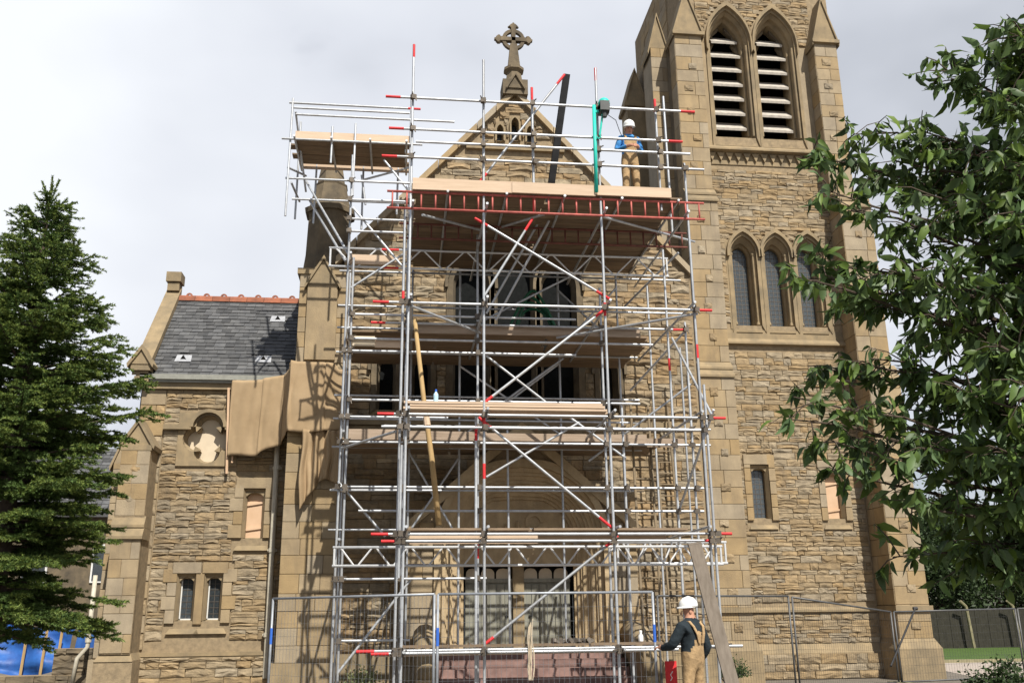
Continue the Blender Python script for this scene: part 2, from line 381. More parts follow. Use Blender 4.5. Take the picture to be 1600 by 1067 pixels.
def leaded(parent, path, Y, bars=(.11, .13), sub=True, gm=None):
    """dark glass filling a path, with proud lead bars"""
    xs = [p[0] for p in path]; zs = [p[1] for p in path]; b = MB(); b.prism(path, Y, Y+.02); g = b.build('pane', gm or GLASS, parent)
    m = MB(); x0, x1, z0, z1 = min(xs), max(xs), min(zs), max(zs)
    n = max(1, round((x1-x0)/bars[0]))
    for i in range(1, n): m.box(x0+(x1-x0)*i/n-.005, x0+(x1-x0)*i/n+.005, Y-.008, Y-.001, z0, z1-(.1 if abs(i/n-.5) > .2 else 0))
    n = max(1, round((z1-z0)/bars[1]))
    for i in range(1, n): m.box(x0, x1, Y-.009, Y-.0015, z0+(z1-z0)*i/n-.005, z0+(z1-z0)*i/n+.005)
    m.build('lead_bars', RUST, g if sub else parent)
    return g
def gablet(b, x0, x1, y0, y1, z, rise, over=.06, th=.09, mi=0):
    """small steep stone gable across a buttress head, ridge along Y"""
    xc = (x0+x1)/2
    b.prism([(x0, z), (x1, z), (xc, z+rise)], y0, y1, mi)
    for s in (-1, 1):
        xe = xc+s*((x1-x0)/2+over); k = rise/((x1-x0)/2); ze = z-over*k
        b.prism([(xe, ze), (xc, z+rise), (xc, z+rise+th*1.3), (xe+s*.02, ze+th)], y0-.05, y1+.02, mi)
def weathering(b, x0, x1, yf0, yf1, z0, z1, n=2):
    """sloping set-off from a lower front yf0 back to an upper front yf1, with a drip under it"""
    for i in range(n):
        a = yf0+(yf1-yf0)*i/n; c = yf0+(yf1-yf0)*(i+1)/n; za = z0+(z1-z0)*i/n; zc = z0+(z1-z0)*(i+1)/n
        b.add([(x0-.015, a-.05, za), (x1+.015, a-.05, za), (x1+.015, yf1+.4, za), (x0-.015, yf1+.4, za), (x0-.015, a-.05, za+.06), (x1+.015, a-.05, za+.06), (x1+.015, c-.02, zc-.005), (x0-.015, c-.02, zc-.005), (x0-.015, yf1+.4, zc-.005), (x1+.015, yf1+.4, zc-.005)],
              [(0, 1, 5, 4), (4, 5, 6, 7), (7, 6, 9, 8), (0, 3, 2, 1), (0, 4, 7, 8, 3), (1, 2, 9, 6, 5)])
def ashlar_face(st, x0, x1, z0, z1, Y, h=.36, dp=.03, wr=(.34, .6), **k):
    courses(st, x0, x1, z0, z1, Y, dp, (h*.85, h*1.1), wr, gap=.005, split=0, jit=.05, **k)

# ------------------------------------------------------------------ church tower
TW = 23.6                                        # plane of the tower wall
tower = thing('church_tower', 'tall sandstone bell tower with louvred belfry windows and stepped buttresses', 'tower', (10.3, 26, 0))
BX = (9.42, 10.86); BHW, BZ, BS, BR = .62, 14.9, 18.05, 1.15        # belfry lights: outer order
LX = (9.33, 10.28, 11.23); LHW, LZ, LS, LR = .37, 9.15, 11.25, .54  # three lancets
SW = ((9.26, 3.92, 5.3), (11.27, 3.92, 5.15))                        # small square-headed windows
holes = [arch(c, BZ, BS, BHW, BR) for c in BX]+[arch(c, LZ, LS, LHW, LR) for c in LX]
holes += [[(c-.24, a), (c-.24, b), (c+.24, b), (c+.24, a)] for c, a, b in SW]
b = MB()
b.prism([(8.0, 0), (12.7, 0), (12.7, 21.5), (8.0, 21.5)], TW, TW+.75, holes=holes)
b.box(8.0, 8.6, TW+.75, 28.8, 0, 21.5); b.box(12.1, 12.7, TW+.75, 28.8, 0, 21.5); b.box(8.6, 12.1, 28.2, 28.8, 0, 21.5)
b.box(8.3, 12.4, TW+.3, 28.5, 21.3, 21.6)
twall = b.build('wall', MORT, tower)
b = MB(); b.box(8.62, 12.08, TW+.76, 28.1, .1, .2); b.box(8.62, 12.08, 25.9, 26.0, .2, 21.2); b.build('dark_backing', DARK, tower)  # near-black sheets added behind the openings to paint the dark inside
st = Stones(ROCK, RUB, 'stone', 'rubble_stonework')
obs = [arch_obs(c, BZ-.4, BS, BHW+.16, BR+.22) for c in BX]+[arch_obs(c, LZ-.3, LS, LHW+.14, LR+.2) for c in LX]
obs += [rect_obs(c-.42, c+.42, a-.3, b_+.28) for c, a, b_ in SW]
obs += [rect_obs(8.4, 12.1, 13.98, 18.0), rect_obs(8.4, 12.1, 8.56, 9.14), rect_obs(8.4, 12.1, 1.58, 1.74)]
courses(st, 8.46, 12.05, .85, 21.3, TW, dp=.05, hr=(.09, .20), wr=(.18, .62), obs=obs, split=.35)
for x0, x1 in ((8.44, 8.69), (10.135, 10.145), (11.575, 11.95)):
    q = MB(); q.box(x0, x1, TW-.035, TW+.02, 14.6, 18.0); q.build('belfry_pier', ASH, tower)
ash = Stones(ASHL, ASH, 'ashlar_block', 'ashlar_stonework')
for c, a, b_ in SW:                               # dressed stones round the small windows
    for s in (-1, 1):
        z = a-.05
        while z < b_-.02: ash.put(c+s*.335, TW, z+.17, .18 if random.random() < .5 else .17, .06, .33); z += .34
    ash.put(c-.1, TW, b_+.15, .66, .07, .26); ash.put(c+.3, TW, b_+.15, .22, .06, .26)
boss = Stones(ROCK, RUB, 'boss_stone', 'boss_stones')
# buttresses: front pair and the pair that project sideways
def buttress(name, label, stages, gz, grise, ash, side=None):
    o = MB()
    top = stages[-1]
    for (x0, x1, yf, z0, z1) in stages: o.box(x0+.02, x1-.02, yf+.03, TW+.1, z0, z1)
    ob = o.build(name, MORT, tower)
    for s0, s1 in zip(stages, stages[1:]):
        d = MB(); weathering(d, s0[0], s0[1], s0[2], s1[2]+.02, s0[4]-.02, s1[3], 2); d.build('set_off', DRS, ob)
    d = MB(); d.box(stages[0][0]-.12, stages[0][1]+.12, stages[0][2]-.14, TW, 0, .72)
    d.add([(stages[0][0]-.12, stages[0][2]-.14, .72), (stages[0][1]+.12, stages[0][2]-.14, .72), (stages[0][1]+.01, stages[0][2], .95), (stages[0][0]-.01, stages[0][2], .95), (stages[0][0]-.12, TW, .72), (stages[0][1]+.12, TW, .72), (stages[0][1]+.01, TW, .95), (stages[0][0]-.01, TW, .95)],
          [(0, 1, 2, 3), (1, 5, 6, 2), (4, 0, 3, 7), (3, 2, 6, 7)]); d.build('plinth', DRS, ob)
    d = MB(); gablet(d, top[0], top[1], top[2]-.02, TW+.2, gz, grise); d.build('gablet', DRS, ob)
    d = MB(); d.box(top[0]-.07, top[1]+.07, top[2]-.1, TW, gz-.13, gz-.02); d.build('moulding', DRS, ob)
    d = MB(); d.box(stages[0][0]-.05, stages[0][1]+.05, stages[0][2]-.07, TW, 1.60, 1.72); d.build('moulding', DRS, ob)
    zb = 1.25
    while zb < 17.5:
        sg = [s_ for s_ in stages if s_[3]+.3 < zb < s_[4]-.3]
        if sg: s_ = sg[0]; boss.put(s_[0]+(s_[1]-s_[0])*random.uniform(.35, .6), s_[2]+.01, zb, random.uniform(.17, .26), .055, random.uniform(.16, .22))
        zb += random.uniform(.68, .92)
    for (x0, x1, yf, z0, z1) in stages:
        ashlar_face(ash, x0, x1, max(z0, .95), z1, yf+.03, h=.42, wr=(.3, .75))
        ash_side(ash, x0+.02, yf+.01, TW, max(z0, .95), z1)
    return ob
def ash_side(ash, X, y0, y1, z0, z1, h=.42):
    courses(ash, -y1, -y0, z0, z1, 0, .03, (h*.85, h*1.1), (.3, .6), gap=.008, split=0, jit=.08, rz=-math.pi/2, X=X)
buttress('buttress', '', [(7.53, 8.44, 22.65, 0, 7.45), (7.57, 8.44, 22.87, 7.9, 12.5), (7.60, 8.42, 23.08, 12.95, 18.0)], 18.0, 1.35, ash)
buttress('buttress', '', [(12.1, 12.97, 22.65, 0, 7.45), (12.0, 12.9, 22.87, 7.9, 12.5), (11.88, 12.58, 23.08, 12.95, 18.0)], 18.0, 1.35, ash)
o = MB(); o.box(7.12, 8.05, 24.0, 24.85, 0, 18.0); ob = o.build('side_buttress', ASH, tower)
d = MB(); gablet(d, 7.1, 7.62, 23.97, 24.87, 18.0, 1.1); d.build('gablet', DRS, ob)
for z0, z1 in ((12.4, 12.6), (7.4, 7.62)): d = MB(); d.box(7.06, 8.0, 23.94, 24.9, z0, z1); d.build('moulding', DRS, ob)
ashlar_face(ash, 7.12, 7.62, 4.5, 18.0, 24.0, h=.42, wr=(.25, .4))
o = MB(); o.box(7.35, 8.05, 27.9, 28.7, 0, 18.5); gablet(o, 7.32, 8.0, 27.88, 28.75, 18.5, 1.2); o.box(7.28, 8, 27.8, 28.8, 18.3, 18.5); o.build('side_buttress', DRS, tower)
# shaded flank with blind lancets (part of the tower, looks to -X)
st2 = Stones(ASHL, ASH, 'flank_block', 'flank_stonework')
courses(st2, -27.9, -24.85, 11.0, 21.3, 0, .03, (.3, .4), (.35, .7), gap=.01, split=0, jit=.3, rz=-math.pi/2, X=8.0)
o = MB()
for yc in (25.65, 27.0):
    pa = arch(yc, 14.6, 17.8, .52, 1.2); pb = arch(yc, 14.6, 17.8, .36, 1.0); n = len(pa)
    V = [(7.86, p[0], p[1]) for p in pa]+[(7.86, p[0], p[1]) for p in pb]+[(8.0, p[0], p[1]) for p in pa]+[(8.0, p[0], p[1]) for p in pb]
    F = []
    for i in range(n-1): F += [(i, i+1, n+i+1, n+i), (n+i, n+i+1, 3*n+i+1, 3*n+i), (i, 2*n+i, 2*n+i+1, i+1)]
    o.add(V, F); o.prism(pb, 7.965, 8.0, axis='x')
o.box(7.85, 8.0, 24.85, 27.9, 14.3, 14.55); o.build('blind_arcade', DRS, tower)
# sills, strings, plinth
for z0, z1, pr, x0, x1 in ((14.38, 14.62, .24, 8.44, 11.92), (8.60, 8.78, .13, 8.47, 12.07), (1.60, 1.72, .09, 8.47, 12.19)):
    d = MB(); d.add([(x0, TW-pr, z0), (x1, TW-pr, z0), (x1, TW+.05, z0-.04), (x0, TW+.05, z0-.04), (x0, TW-pr, z0+.05), (x1, TW-pr, z0+.05), (x1, TW-.01, z1), (x0, TW-.01, z1), (x1, TW+.05, z1), (x0, TW+.05, z1)],
          [(0, 1, 5, 4), (4, 5, 6, 7), (7, 6, 8, 9), (0, 3, 2, 1), (0, 4, 7, 9, 3), (1, 2, 8, 6, 5)]); d.build('string_course', DRS, tower)
d = MB(); d.box(8.4, 12.25, TW-.16, TW+.02, 0, .62)
d.add([(8.4, TW-.16, .62), (12.25, TW-.16, .62), (12.25, TW, .86), (8.4, TW, .86)], [(0, 1, 2, 3)]); d.build('plinth', DRS, tower)
st3 = Stones(ROCK, RUB, 'plinth_stone', 'plinth_stonework'); courses(st3, 8.5, 12.1, .02, .6, TW-.16, dp=.06, hr=(.14, .22)); st3.finish(tower)
# notched corbel table below the belfry sill
d = MB(); nn = 13; x0, x1 = 8.5, 11.88
d.box(x0, x1, TW-.03, TW+.02, 14.0, 14.37); ctb = d.build('corbel_table', DRS, tower)
for i in range(nn):
    a = x0+(x1-x0)*i/nn; c = (x1-x0)/nn
    d = MB(); d.prism([(a+.02, 14.34), (a+c*.5, 14.08), (a+c-.02, 14.34)], TW-.10, TW-.028); d.build('corbel', DRS, ctb)
# belfry lights
for c in BX:
    d = MB(); hood = arch(c, BS-.25, BS, BHW+.095, BR+.26); o1 = arch(c, BS-.35, BS, BHW+.05, BR+.09)
    d.ring(hood, o1, TW-.15, TW+.02)
    A = arch(c, BZ-.3, BS, BHW+.09, BR+.18); B = arch(c, BZ, BS, BHW, BR)
    d.ring(A, B, TW-.05, TW+.1)
    B2 = arch(c, BZ+.1, BS, BHW-.07, BR-.10); d.loft(B, TW+.02, B2, TW+.12); d.loft(B2, TW+.12, B2, TW+.24)
    B3 = arch(c, BZ+.2, BS, BHW-.13, BR-.2); d.loft(B2, TW+.24, B3, TW+.32); d.loft(B3, TW+.32, B3, TW+.75)
    for sx in (-1, 1): d.tube((c+sx*(BHW-.03), TW+.07, BZ+.1), (c+sx*(BHW-.03), TW+.07, BS), .05, 8); d.tube((c+sx*(BHW-.10), TW+.27, BZ+.2), (c+sx*(BHW-.10), TW+.27, BS), .045, 8)
    d.add([(c-BHW, TW-.05, BZ-.3), (c+BHW, TW-.05, BZ-.3), (c+BHW, TW+.75, BZ+.3), (c-BHW, TW+.75, BZ+.3), (c-BHW, TW+.75, BZ-.3), (c+BHW, TW+.75, BZ-.3)], [(0, 1, 2, 3), (0, 4, 5, 1), (2, 5, 4, 3), (0, 3, 4), (1, 5, 2)])
    win = d.build('belfry_window', DRS, tower)
    hw = BHW-.13
    for k in range(7):
        z = BZ+.42+k*.49; h2 = hw if z < BS+.1 else hw*max(.25, 1-(z-BS)/1.2)
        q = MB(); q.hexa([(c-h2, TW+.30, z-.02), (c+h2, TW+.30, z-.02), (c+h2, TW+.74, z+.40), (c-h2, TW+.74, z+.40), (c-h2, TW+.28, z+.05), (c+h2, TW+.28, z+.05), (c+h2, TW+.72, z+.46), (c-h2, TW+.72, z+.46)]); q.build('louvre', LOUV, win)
    q = MB()                                        # cusped head above the louvres
    for sx in (-1, 1):
        q.prism([(c+sx*hw, BS-.2), (c+sx*hw*.55, BS+.25), (c+sx*hw*.62, BS+.55), (c+sx*hw*.2, BS+.75), (c+sx*hw*.2, BS+1.25), (c+sx*hw, BS+.7)], TW+.46, TW+.56)
    q.build('cusp', SOOTSHADE, win)
# lancets
for c in LX:
    d = MB(); hood = arch(c, LS-.1, LS, LHW+.125, LR+.22); o1 = arch(c, LS-.1, LS, LHW+.05, LR+.1); d.ring(hood, o1, TW-.13, TW+.02)
    A = arch(c, LZ-.2, LS, LHW+.1, LR+.18); B = arch(c, LZ, LS, LHW, LR); d.ring(A, B, TW-.045, TW+.1)
    B2 = arch(c, LZ, LS, LHW-.09, LR-.15); d.loft(B, TW+.02, B2, TW+.16); B3 = arch(c, LZ+.05, LS, LHW-.13, LR-.22); d.loft(B2, TW+.16, B2, TW+.24); d.loft(B2, TW+.24, B3, TW+.30); d.loft(B3, TW+.30, B3, TW+.45)
    for sx in (-1, 1): d.tube((c+sx*(LHW-.05), TW+.10, LZ+.12), (c+sx*(LHW-.05), TW+.10, LS), .035, 8); d.lathe((c+sx*(LHW-.05), TW+.10, LS-.03), [(.035, 0), (.055, .05), (.055, .09)], 8); d.lathe((c+sx*(LHW-.05), TW+.10, LZ+.05), [(.06, 0), (.05, .06), (.035, .09)], 8)
    d.add([(c-LHW, TW-.045, LZ-.2), (c+LHW, TW-.045, LZ-.2), (c+LHW, TW+.42, LZ+.1), (c-LHW, TW+.42, LZ+.1), (c-LHW, TW+.42, LZ-.2), (c+LHW, TW+.42, LZ-.2)], [(0, 1, 2, 3), (0, 4, 5, 1), (2, 5, 4, 3)])
    win = d.build('lancet_window', DRS, tower); leaded(win, arch(c, LZ+.08, LS, LHW-.14, LR-.24), TW+.40)
d = MB(); d.box(8.5, 12.05, TW-.02, TW+.03, 8.75, 9.02)
d.build('sill_band', DRS, tower)
for i in range(4): d = MB(); d.box(8.86+i*.94-.05, 8.86+i*.94+.05, TW-.03, TW+.02, 9.03, 11.6); d.build('lancet_pier', DRS, tower)
def square_window(parent, c, a, b_, Y, hw, boarded=False, frame=False):
    d = MB(); e = .065
    q0 = [(c-hw, a), (c-hw, b_), (c+hw, b_), (c+hw, a)]; q1 = [(c-hw+e, a+.02), (c-hw+e, b_-.1), (c+hw-e, b_-.1), (c+hw-e, a+.02)]
    d.loft(q0, Y-.03, q1, Y+.10); d.loft(q1, Y+.10, q1, Y+.24)
    d.add([(c-hw-.15, Y-.07, a-.27), (c+hw+.15, Y-.07, a-.27), (c+hw-.02, Y+.1, a), (c-hw+.02, Y+.1, a), (c-hw-.15, Y, a-.27), (c+hw+.15, Y, a-.27)], [(0, 1, 2, 3), (0, 4, 5, 1), (1, 5, 2), (0, 3, 4)]); d.add([(c-hw, Y+.095, a), (c+hw, Y+.095, a), (c+hw, Y+.24, a+.05), (c-hw, Y+.24, a+.05)], [(0, 1, 2, 3)])
    # shouldered head with a small cusp
    d.prism([(c-hw+.02, b_-.02), (c+hw-.02, b_-.02), (c+hw-.05, b_-.16), (c+hw-.11, b_-.10), (c+.05, b_-.08), (c, b_-.05), (c-.05, b_-.08), (c-hw+.11, b_-.10), (c-hw+.05, b_-.16)], Y+.03, Y+.20)
    win = d.build('boarded_window' if boarded else 'small_window', DRS, parent)
    P_ = [(c-hw+e, a+.02), (c+hw-e, a+.02), (c+hw-e, b_-.08), (c-hw+e, b_-.08)]
    if boarded:
        q = MB(); q.prism(P_, Y+.17, Y+.19); q.build('plywood_sheet', PLY, win)
        q = MB(); q.bar((c-hw+e, Y+.15, a+.20), (c+hw-e, Y+.15, a+.25), .03, .05); q.build('batten', PLY, win); q = MB(); q.bar((c-hw+e, Y+.15, b_-.34), (c+hw-e, Y+.15, b_-.28), .03, .05); q.build('batten', PLY, win)
    else:
        leaded(win, P_, Y+.20)
        if frame:
            q = MB(); q.box(c-hw+e, c-hw+e+.025, Y+.16, Y+.19, a+.02, b_-.1); q.box(c-hw+e, c+hw-e, Y+.16, Y+.19, a+.02, a+.05); q.build('frame', WFRAME, win)
    return win
square_window(tower, SW[0][0], SW[0][1], SW[0][2], TW, .24)
square_window(tower, SW[1][0], SW[1][1], SW[1][2], TW, .24, True)
st.finish(twall, 300); ash.finish(tower, 300); st2.finish(tower, 120); boss.finish(tower, 300)

# ------------------------------------------------------------------ side wing
WY = 22.0
wing = thing('church_wing', 'low sandstone side wing with slate roof, red ridge tiles and quatrefoil window', 'church wing', (-4.3, 24, 0))
QX, QZ, QL, QD = -4.50, 5.56, .29, .27           # quatrefoil: lobe radius, lobe offset
def quatre(r, d, n=10):
    pts = []
    for k, (dx, dz) in enumerate(((1, 0), (0, 1), (-1, 0), (0, -1))):
        a0 = math.atan2(dz, dx); half = math.pi-math.acos(min(1, (d/math.sqrt(2))/r))-math.pi/4 if r > d/math.sqrt(2) else 2.2
        half = max(1.2, min(2.4, math.pi/4+math.acos(min(1., d/math.sqrt(2)/r))+0*half)) if False else 1.95
        for i in range(n+1):
            t = a0-half+2*half*i/n; pts.append((QX+d*dx+r*math.cos(t), QZ+d*dz+r*math.sin(t)))
    return pts
PW = ((-4.72, 1.55, 2.55), (-4.13, 1.55, 2.55)); BWn = (-3.37, 3.32, 4.42)
hl = [quatre(QL, QD)]+[[(c-.2, a), (c-.2, b_), (c+.2, b_), (c+.2, a)] for c, a, b_ in PW]+[[(BWn[0]-.24, BWn[1]), (BWn[0]-.24, BWn[2]), (BWn[0]+.24, BWn[2]), (BWn[0]+.24, BWn[1])]]
b = MB(); b.prism([(-6.1, 0), (-1.6, 0), (-1.6, 7.0), (-6.1, 7.0)], WY, WY+.5, holes=hl)
b.box(-6.1, -5.7, WY+.5, 26, 0, 7.0); b.box(-5.7, -1.6, WY+.9, WY+1.0, 0, 7.0)
wwall = b.build('wall', MORT, wing)
st = Stones(ROCK, RUB, 'stone', 'rubble_stonework')
def q_obs(z):
    dz = abs(z-QZ)
    return (QX-.68, QX+.68) if dz < .62 else None
obs = [q_obs]+[rect_obs(PW[0][0]-.42, PW[1][0]+.42, PW[0][1]-.28, PW[0][2]+.26), rect_obs(BWn[0]-.44, BWn[0]+.44, BWn[1]-.28, BWn[2]+.3), rect_obs(-6.2, -2, .86, 1.0)]
ash = Stones(ASHL, ASH, 'ashlar_block', 'ashlar_stonework')
courses(st, -5.5, -2.3, .95, 6.72, WY, dp=.055, hr=(.09, .20), wr=(.2, .6), obs=obs, split=.35)
st3 = Stones(ROCK, RUB, 'plinth_stone', 'plinth_stonework'); courses(st3, -6.1, -2.3, .02, .8, WY-.12, dp=.07, hr=(.14, .22)); st3.finish(wing)
z = .95
k = 0
while z < 6.7:
    h = .36; wd = .56 if k % 2 else .36; ash.put(-6.08+wd/2, WY, z+h/2, wd-.01, .04, h-.01); 
    if wd < .5: st.put(-6.08+wd+.1, WY, z+h/2, .19, .07, h-.02)
    z += h; k += 1
for c, a, b_ in PW:
    for s in ((-1,) if c < -4.4 else (1,)):
        z = a-.05; k = 0
        while z < b_: wd = .3 if k % 2 else .2; ash.put(c+s*(.2+wd/2), WY, z+.14, wd, .06, .28); z += .29; k += 1
ash.put(-4.72, WY, 2.68, .62, .07, .24); ash.put(-4.11, WY, 2.68, .56, .065, .24)
ash.put((PW[0][0]+PW[1][0])/2, WY, 2.02, .18, .05, 1.1)
for s in (-1, 1):
    z = BWn[1]; k = 0
    while z < BWn[2]: wd = .2 if k % 2 else .3; ash.put(BWn[0]+s*(.24+wd/2), WY, z+.15, wd, .06, .29); z += .3; k += 1
ash.put(BWn[0], WY, BWn[2]+.14, .85, .06, .25)
for c, a, b_ in PW: square_window(wing, c, a, b_, WY, .2, frame=True)
square_window(wing, *BWn, WY, .24, True)
# quatrefoil
d = MB(); q0 = quatre(QL+.005, QD); q1 = quatre(QL-.055, QD)
d.loft(q0, WY-.05, q0, WY+.06, closed=True); d.loft(q0, WY+.06, q1, WY+.13, closed=True); d.loft(q1, WY+.13, q1, WY+.24, closed=True)
d.prism([(QX-.68, QZ-.62), (QX+.68, QZ-.62), (QX+.68, QZ+.62), (QX-.68, QZ+.62)], WY-.05, WY+.02, holes=[quatre(QL+.005, QD)])
n = 14; oa = [(QX+(QL+.13)*math.cos(math.pi-math.pi*i/n), QZ+QD+(QL+.13)*math.sin(math.pi*i/n)) for i in range(n+1)]; ob_ = [(QX+(QL+.05)*math.cos(math.pi-math.pi*i/n), QZ+QD+(QL+.05)*math.sin(math.pi*i/n)) for i in range(n+1)]
d.ring(oa, ob_, WY-.16, WY-.02)
d.box(QX-1.0, QX-QL-.09, WY-.15, WY+.01, QZ+QD-.06, QZ+QD+.05); d.box(QX+QL+.09, QX+.95, WY-.15, WY+.01, QZ+QD-.06, QZ+QD+.05)
qw = d.build('quatrefoil_window', DRS, wing)
d = MB(); d.prism([(QX-.7, QZ-.65), (QX+.7, QZ-.65), (QX+.7, QZ+.65), (QX-.7, QZ+.65)], WY+.2, WY+.23); d.build('pale_board', PALE, qw)
d = MB(); d.box(-6.12, -2.3, WY-.13, WY+.02, 6.72, 6.86); d.build('cornice', DRS, wing); d = MB(); d.box(-6.12, -2.3, WY-.10, WY, .82, .9); d.build('string_course', DRS, wing)
d = MB(); d.box(-6.14, -2.3, WY-.12, WY+.02, 0, .8); d.build('plinth', DRS, wing)
d = MB(); d.box(-6.1, -2.35, WY-.26, WY-.12, 6.92, 7.04); d.box(-6.1, -2.35, WY-.2, WY+.05, 6.86, 6.95); d.build('gutter', GUT, wing)
# slated roof
RIDGE_Y, RIDGE_Z, EAVE_Y, EAVE_Z = 24.0, 9.62, 21.86, 7.02
slope = math.atan2(RIDGE_Z-EAVE_Z, RIDGE_Y-EAVE_Y); sl_len = math.hypot(RIDGE_Z-EAVE_Z, RIDGE_Y-EAVE_Y)
d = MB(); d.hexa([(-6.0, EAVE_Y, EAVE_Z-.12), (-2.0, EAVE_Y, EAVE_Z-.12), (-2.0, RIDGE_Y, RIDGE_Z-.1), (-6.0, RIDGE_Y, RIDGE_Z-.1), (-6.0, EAVE_Y, EAVE_Z-.01), (-2.0, EAVE_Y, EAVE_Z-.01), (-2.0, RIDGE_Y, RIDGE_Z-.01), (-6.0, RIDGE_Y, RIDGE_Z-.01)])
d.hexa([(-6.0, RIDGE_Y, RIDGE_Z-.1), (-2.0, RIDGE_Y, RIDGE_Z-.1), (-2.0, 26.2, 7.0), (-6.0, 26.2, 7.0), (-6.0, RIDGE_Y, RIDGE_Z-.01), (-2.0, RIDGE_Y, RIDGE_Z-.01), (-2.0, 26.2, 7.1), (-6.0, 26.2, 7.1)])
roof = d.build('roof', SLATE, wing)
c_, s_ = math.cos(slope), math.sin(slope)
SL = []; rows = 22; eh = sl_len/rows
vents = [(-5.28, .20), (-3.42, .21), (-3.30, .74)]
for r_ in range(rows):
    x = -5.98+(.12 if r_ % 2 else 0)-.2
    while x < -2.05:
        wd = random.uniform(.19, .27); t0 = r_*eh-.02; t1 = (r_+1)*eh+.07
        xa, xb = max(x, -5.98), min(x+wd-.006, -2.05)
        if xb-xa > .04 and not any(abs((xa+xb)/2-v)<.19 and abs((r_+.5)/rows-t) < .055 for v, t in vents): SL.append((xa, xb, t0+random.uniform(-.01, .01), t1, random.uniform(.0, .012)))
        x += wd
def slate_geo(q):
    xa, xb, t0, t1, j = q; v = []
    for t, hgt in ((t0, .026+j), (t1, .006)):
        for x in (xa, xb):
            v.append((x, EAVE_Y+t*c_-hgt*s_, EAVE_Z+t*s_+hgt*c_))
    for t, hgt in ((t0, .016+j), (t1, -.004)):
        for x in (xa, xb): v.append((x, EAVE_Y+t*c_-hgt*s_, EAVE_Z+t*s_+hgt*c_))
    return v, [(0, 1, 3, 2), (4, 6, 7, 5), (0, 4, 5, 1), (1, 5, 7, 3), (2, 6, 4, 0)]
mb = MB()
for i, q in enumerate(SL): mb.add(*slate_geo(q))
mb.build('slates', SLATE, roof, kind='stuff')
for vx, vt in vents:                              # little lead ventilators in the slates
    t = vt*sl_len; P0 = Vector((vx, EAVE_Y+t*c_, EAVE_Z+t*s_)); ux = Vector((1, 0, 0)); ut = Vector((0, c_, s_)); un = Vector((0, -s_, c_))
    q = MB(); q.hexa([P0+ux*a+ut*b2+un*h for h in (.0, .035) for a, b2 in ((-.19, -.13), (.19, -.13), (.17, .13), (-.17, .13))])
    vv = q.build('roof_vent', LEAD, roof)
    q = MB(); q.add([P0-ux*.075+ut*(-.06)+un*.036, P0+ux*.075+ut*(-.06)+un*.036, P0+ut*(.0)+un*.13, P0+ut*.12+un*.036, P0-ux*.07+ut*(-.06)+un*.037, P0+ux*.07-ut*.06+un*.037], [(0, 2, 3), (1, 3, 2)]); q.build('vent_hood', LEAD, vv)
    q = MB(); q.add([P0-ux*.065+ut*(-.045)+un*.038, P0+ux*.065-ut*.045+un*.038, P0+ut*.01+un*.115], [(0, 1, 2)]); q.build('vent_opening', DARK, vv)
x = -5.95; k = 0
while x < -2.3:
    q = MB(); n = 5; L_ = .44
    pr = [(-.13, -.09), (-.10, .03), (0, .09), (.10, .03), (.13, -.09), (.10, -.09), (0, .04), (-.10, -.09)]
    V = [(xx, RIDGE_Y+p[0], RIDGE_Z+.02+p[1]) for xx in (x, x+L_-.01) for p in pr]; q.add(V, [(i, (i+1) % 8, 8+(i+1) % 8, 8+i) for i in range(8)]+[tuple(range(8)), tuple(range(15, 7, -1))])
    if True:
        xc = x+L_*.6; V = []; n = 8                       # pierced crest
        for rr_, yy in ((.085, -.02), (.045, -.02), (.085, .02), (.045, .02)):
            for i in range(n+1): V.append((xc+rr_*math.cos(math.pi*i/n), RIDGE_Y+yy, RIDGE_Z+.09+rr_*math.sin(math.pi*i/n)))
        m1 = n+1; F = []
        for i in range(n): F += [(i, i+1, m1+i+1, m1+i), (2*m1+i, 3*m1+i, 3*m1+i+1, 2*m1+i+1), (i, 2*m1+i, 2*m1+i+1, i+1), (m1+i, m1+i+1, 3*m1+i+1, 3*m1+i)]
        if k % 1 == 0: q.add(V, F)
    q.build('ridge_tile', TERRA, roof); x += L_; k += 1
# gable coping with kneeler and apex block on the far left
d = MB()
d.add([(xx, y, z) for xx in (-6.28, -5.92) for y, z in ((EAVE_Y-.12, EAVE_Z-.02), (RIDGE_Y+.1, RIDGE_Z+.12), (RIDGE_Y+.1, RIDGE_Z+.34), (EAVE_Y-.12, EAVE_Z+.2))], [(0, 1, 2, 3), (7, 6, 5, 4), (0, 4, 5, 1), (1, 5, 6, 2), (2, 6, 7, 3), (3, 7, 4, 0)])
d.box(-6.24, -5.94, RIDGE_Y-.12, RIDGE_Y+.2, RIDGE_Z+.2, RIDGE_Z+.42); d.box(-6.28, -5.9, RIDGE_Y-.17, RIDGE_Y+.25, RIDGE_Z+.44, RIDGE_Z+.70)
cop = d.build('coping', DRS, wing)
d = MB(); d.box(-6.22, -5.9, WY-.26, WY+.2, 6.80, 6.98); d.box(-6.30, -5.86, WY-.34, WY+.2, 7.1, 7.24); gablet(d, -6.30, -5.86, WY-.36, WY+.2, 7.24, .34); d.box(-6.2, -5.93, WY-.22, WY+.2, 6.98, 7.1); d.build('kneeler', DRS, wing)
d = MB(); d.prism([(WY, 0), (26, 0), (26.2, 7.0), (RIDGE_Y, RIDGE_Z), (WY, 7.0)], -6.1, -5.75, axis='x'); d.build('gable_wall', ASH, wing)
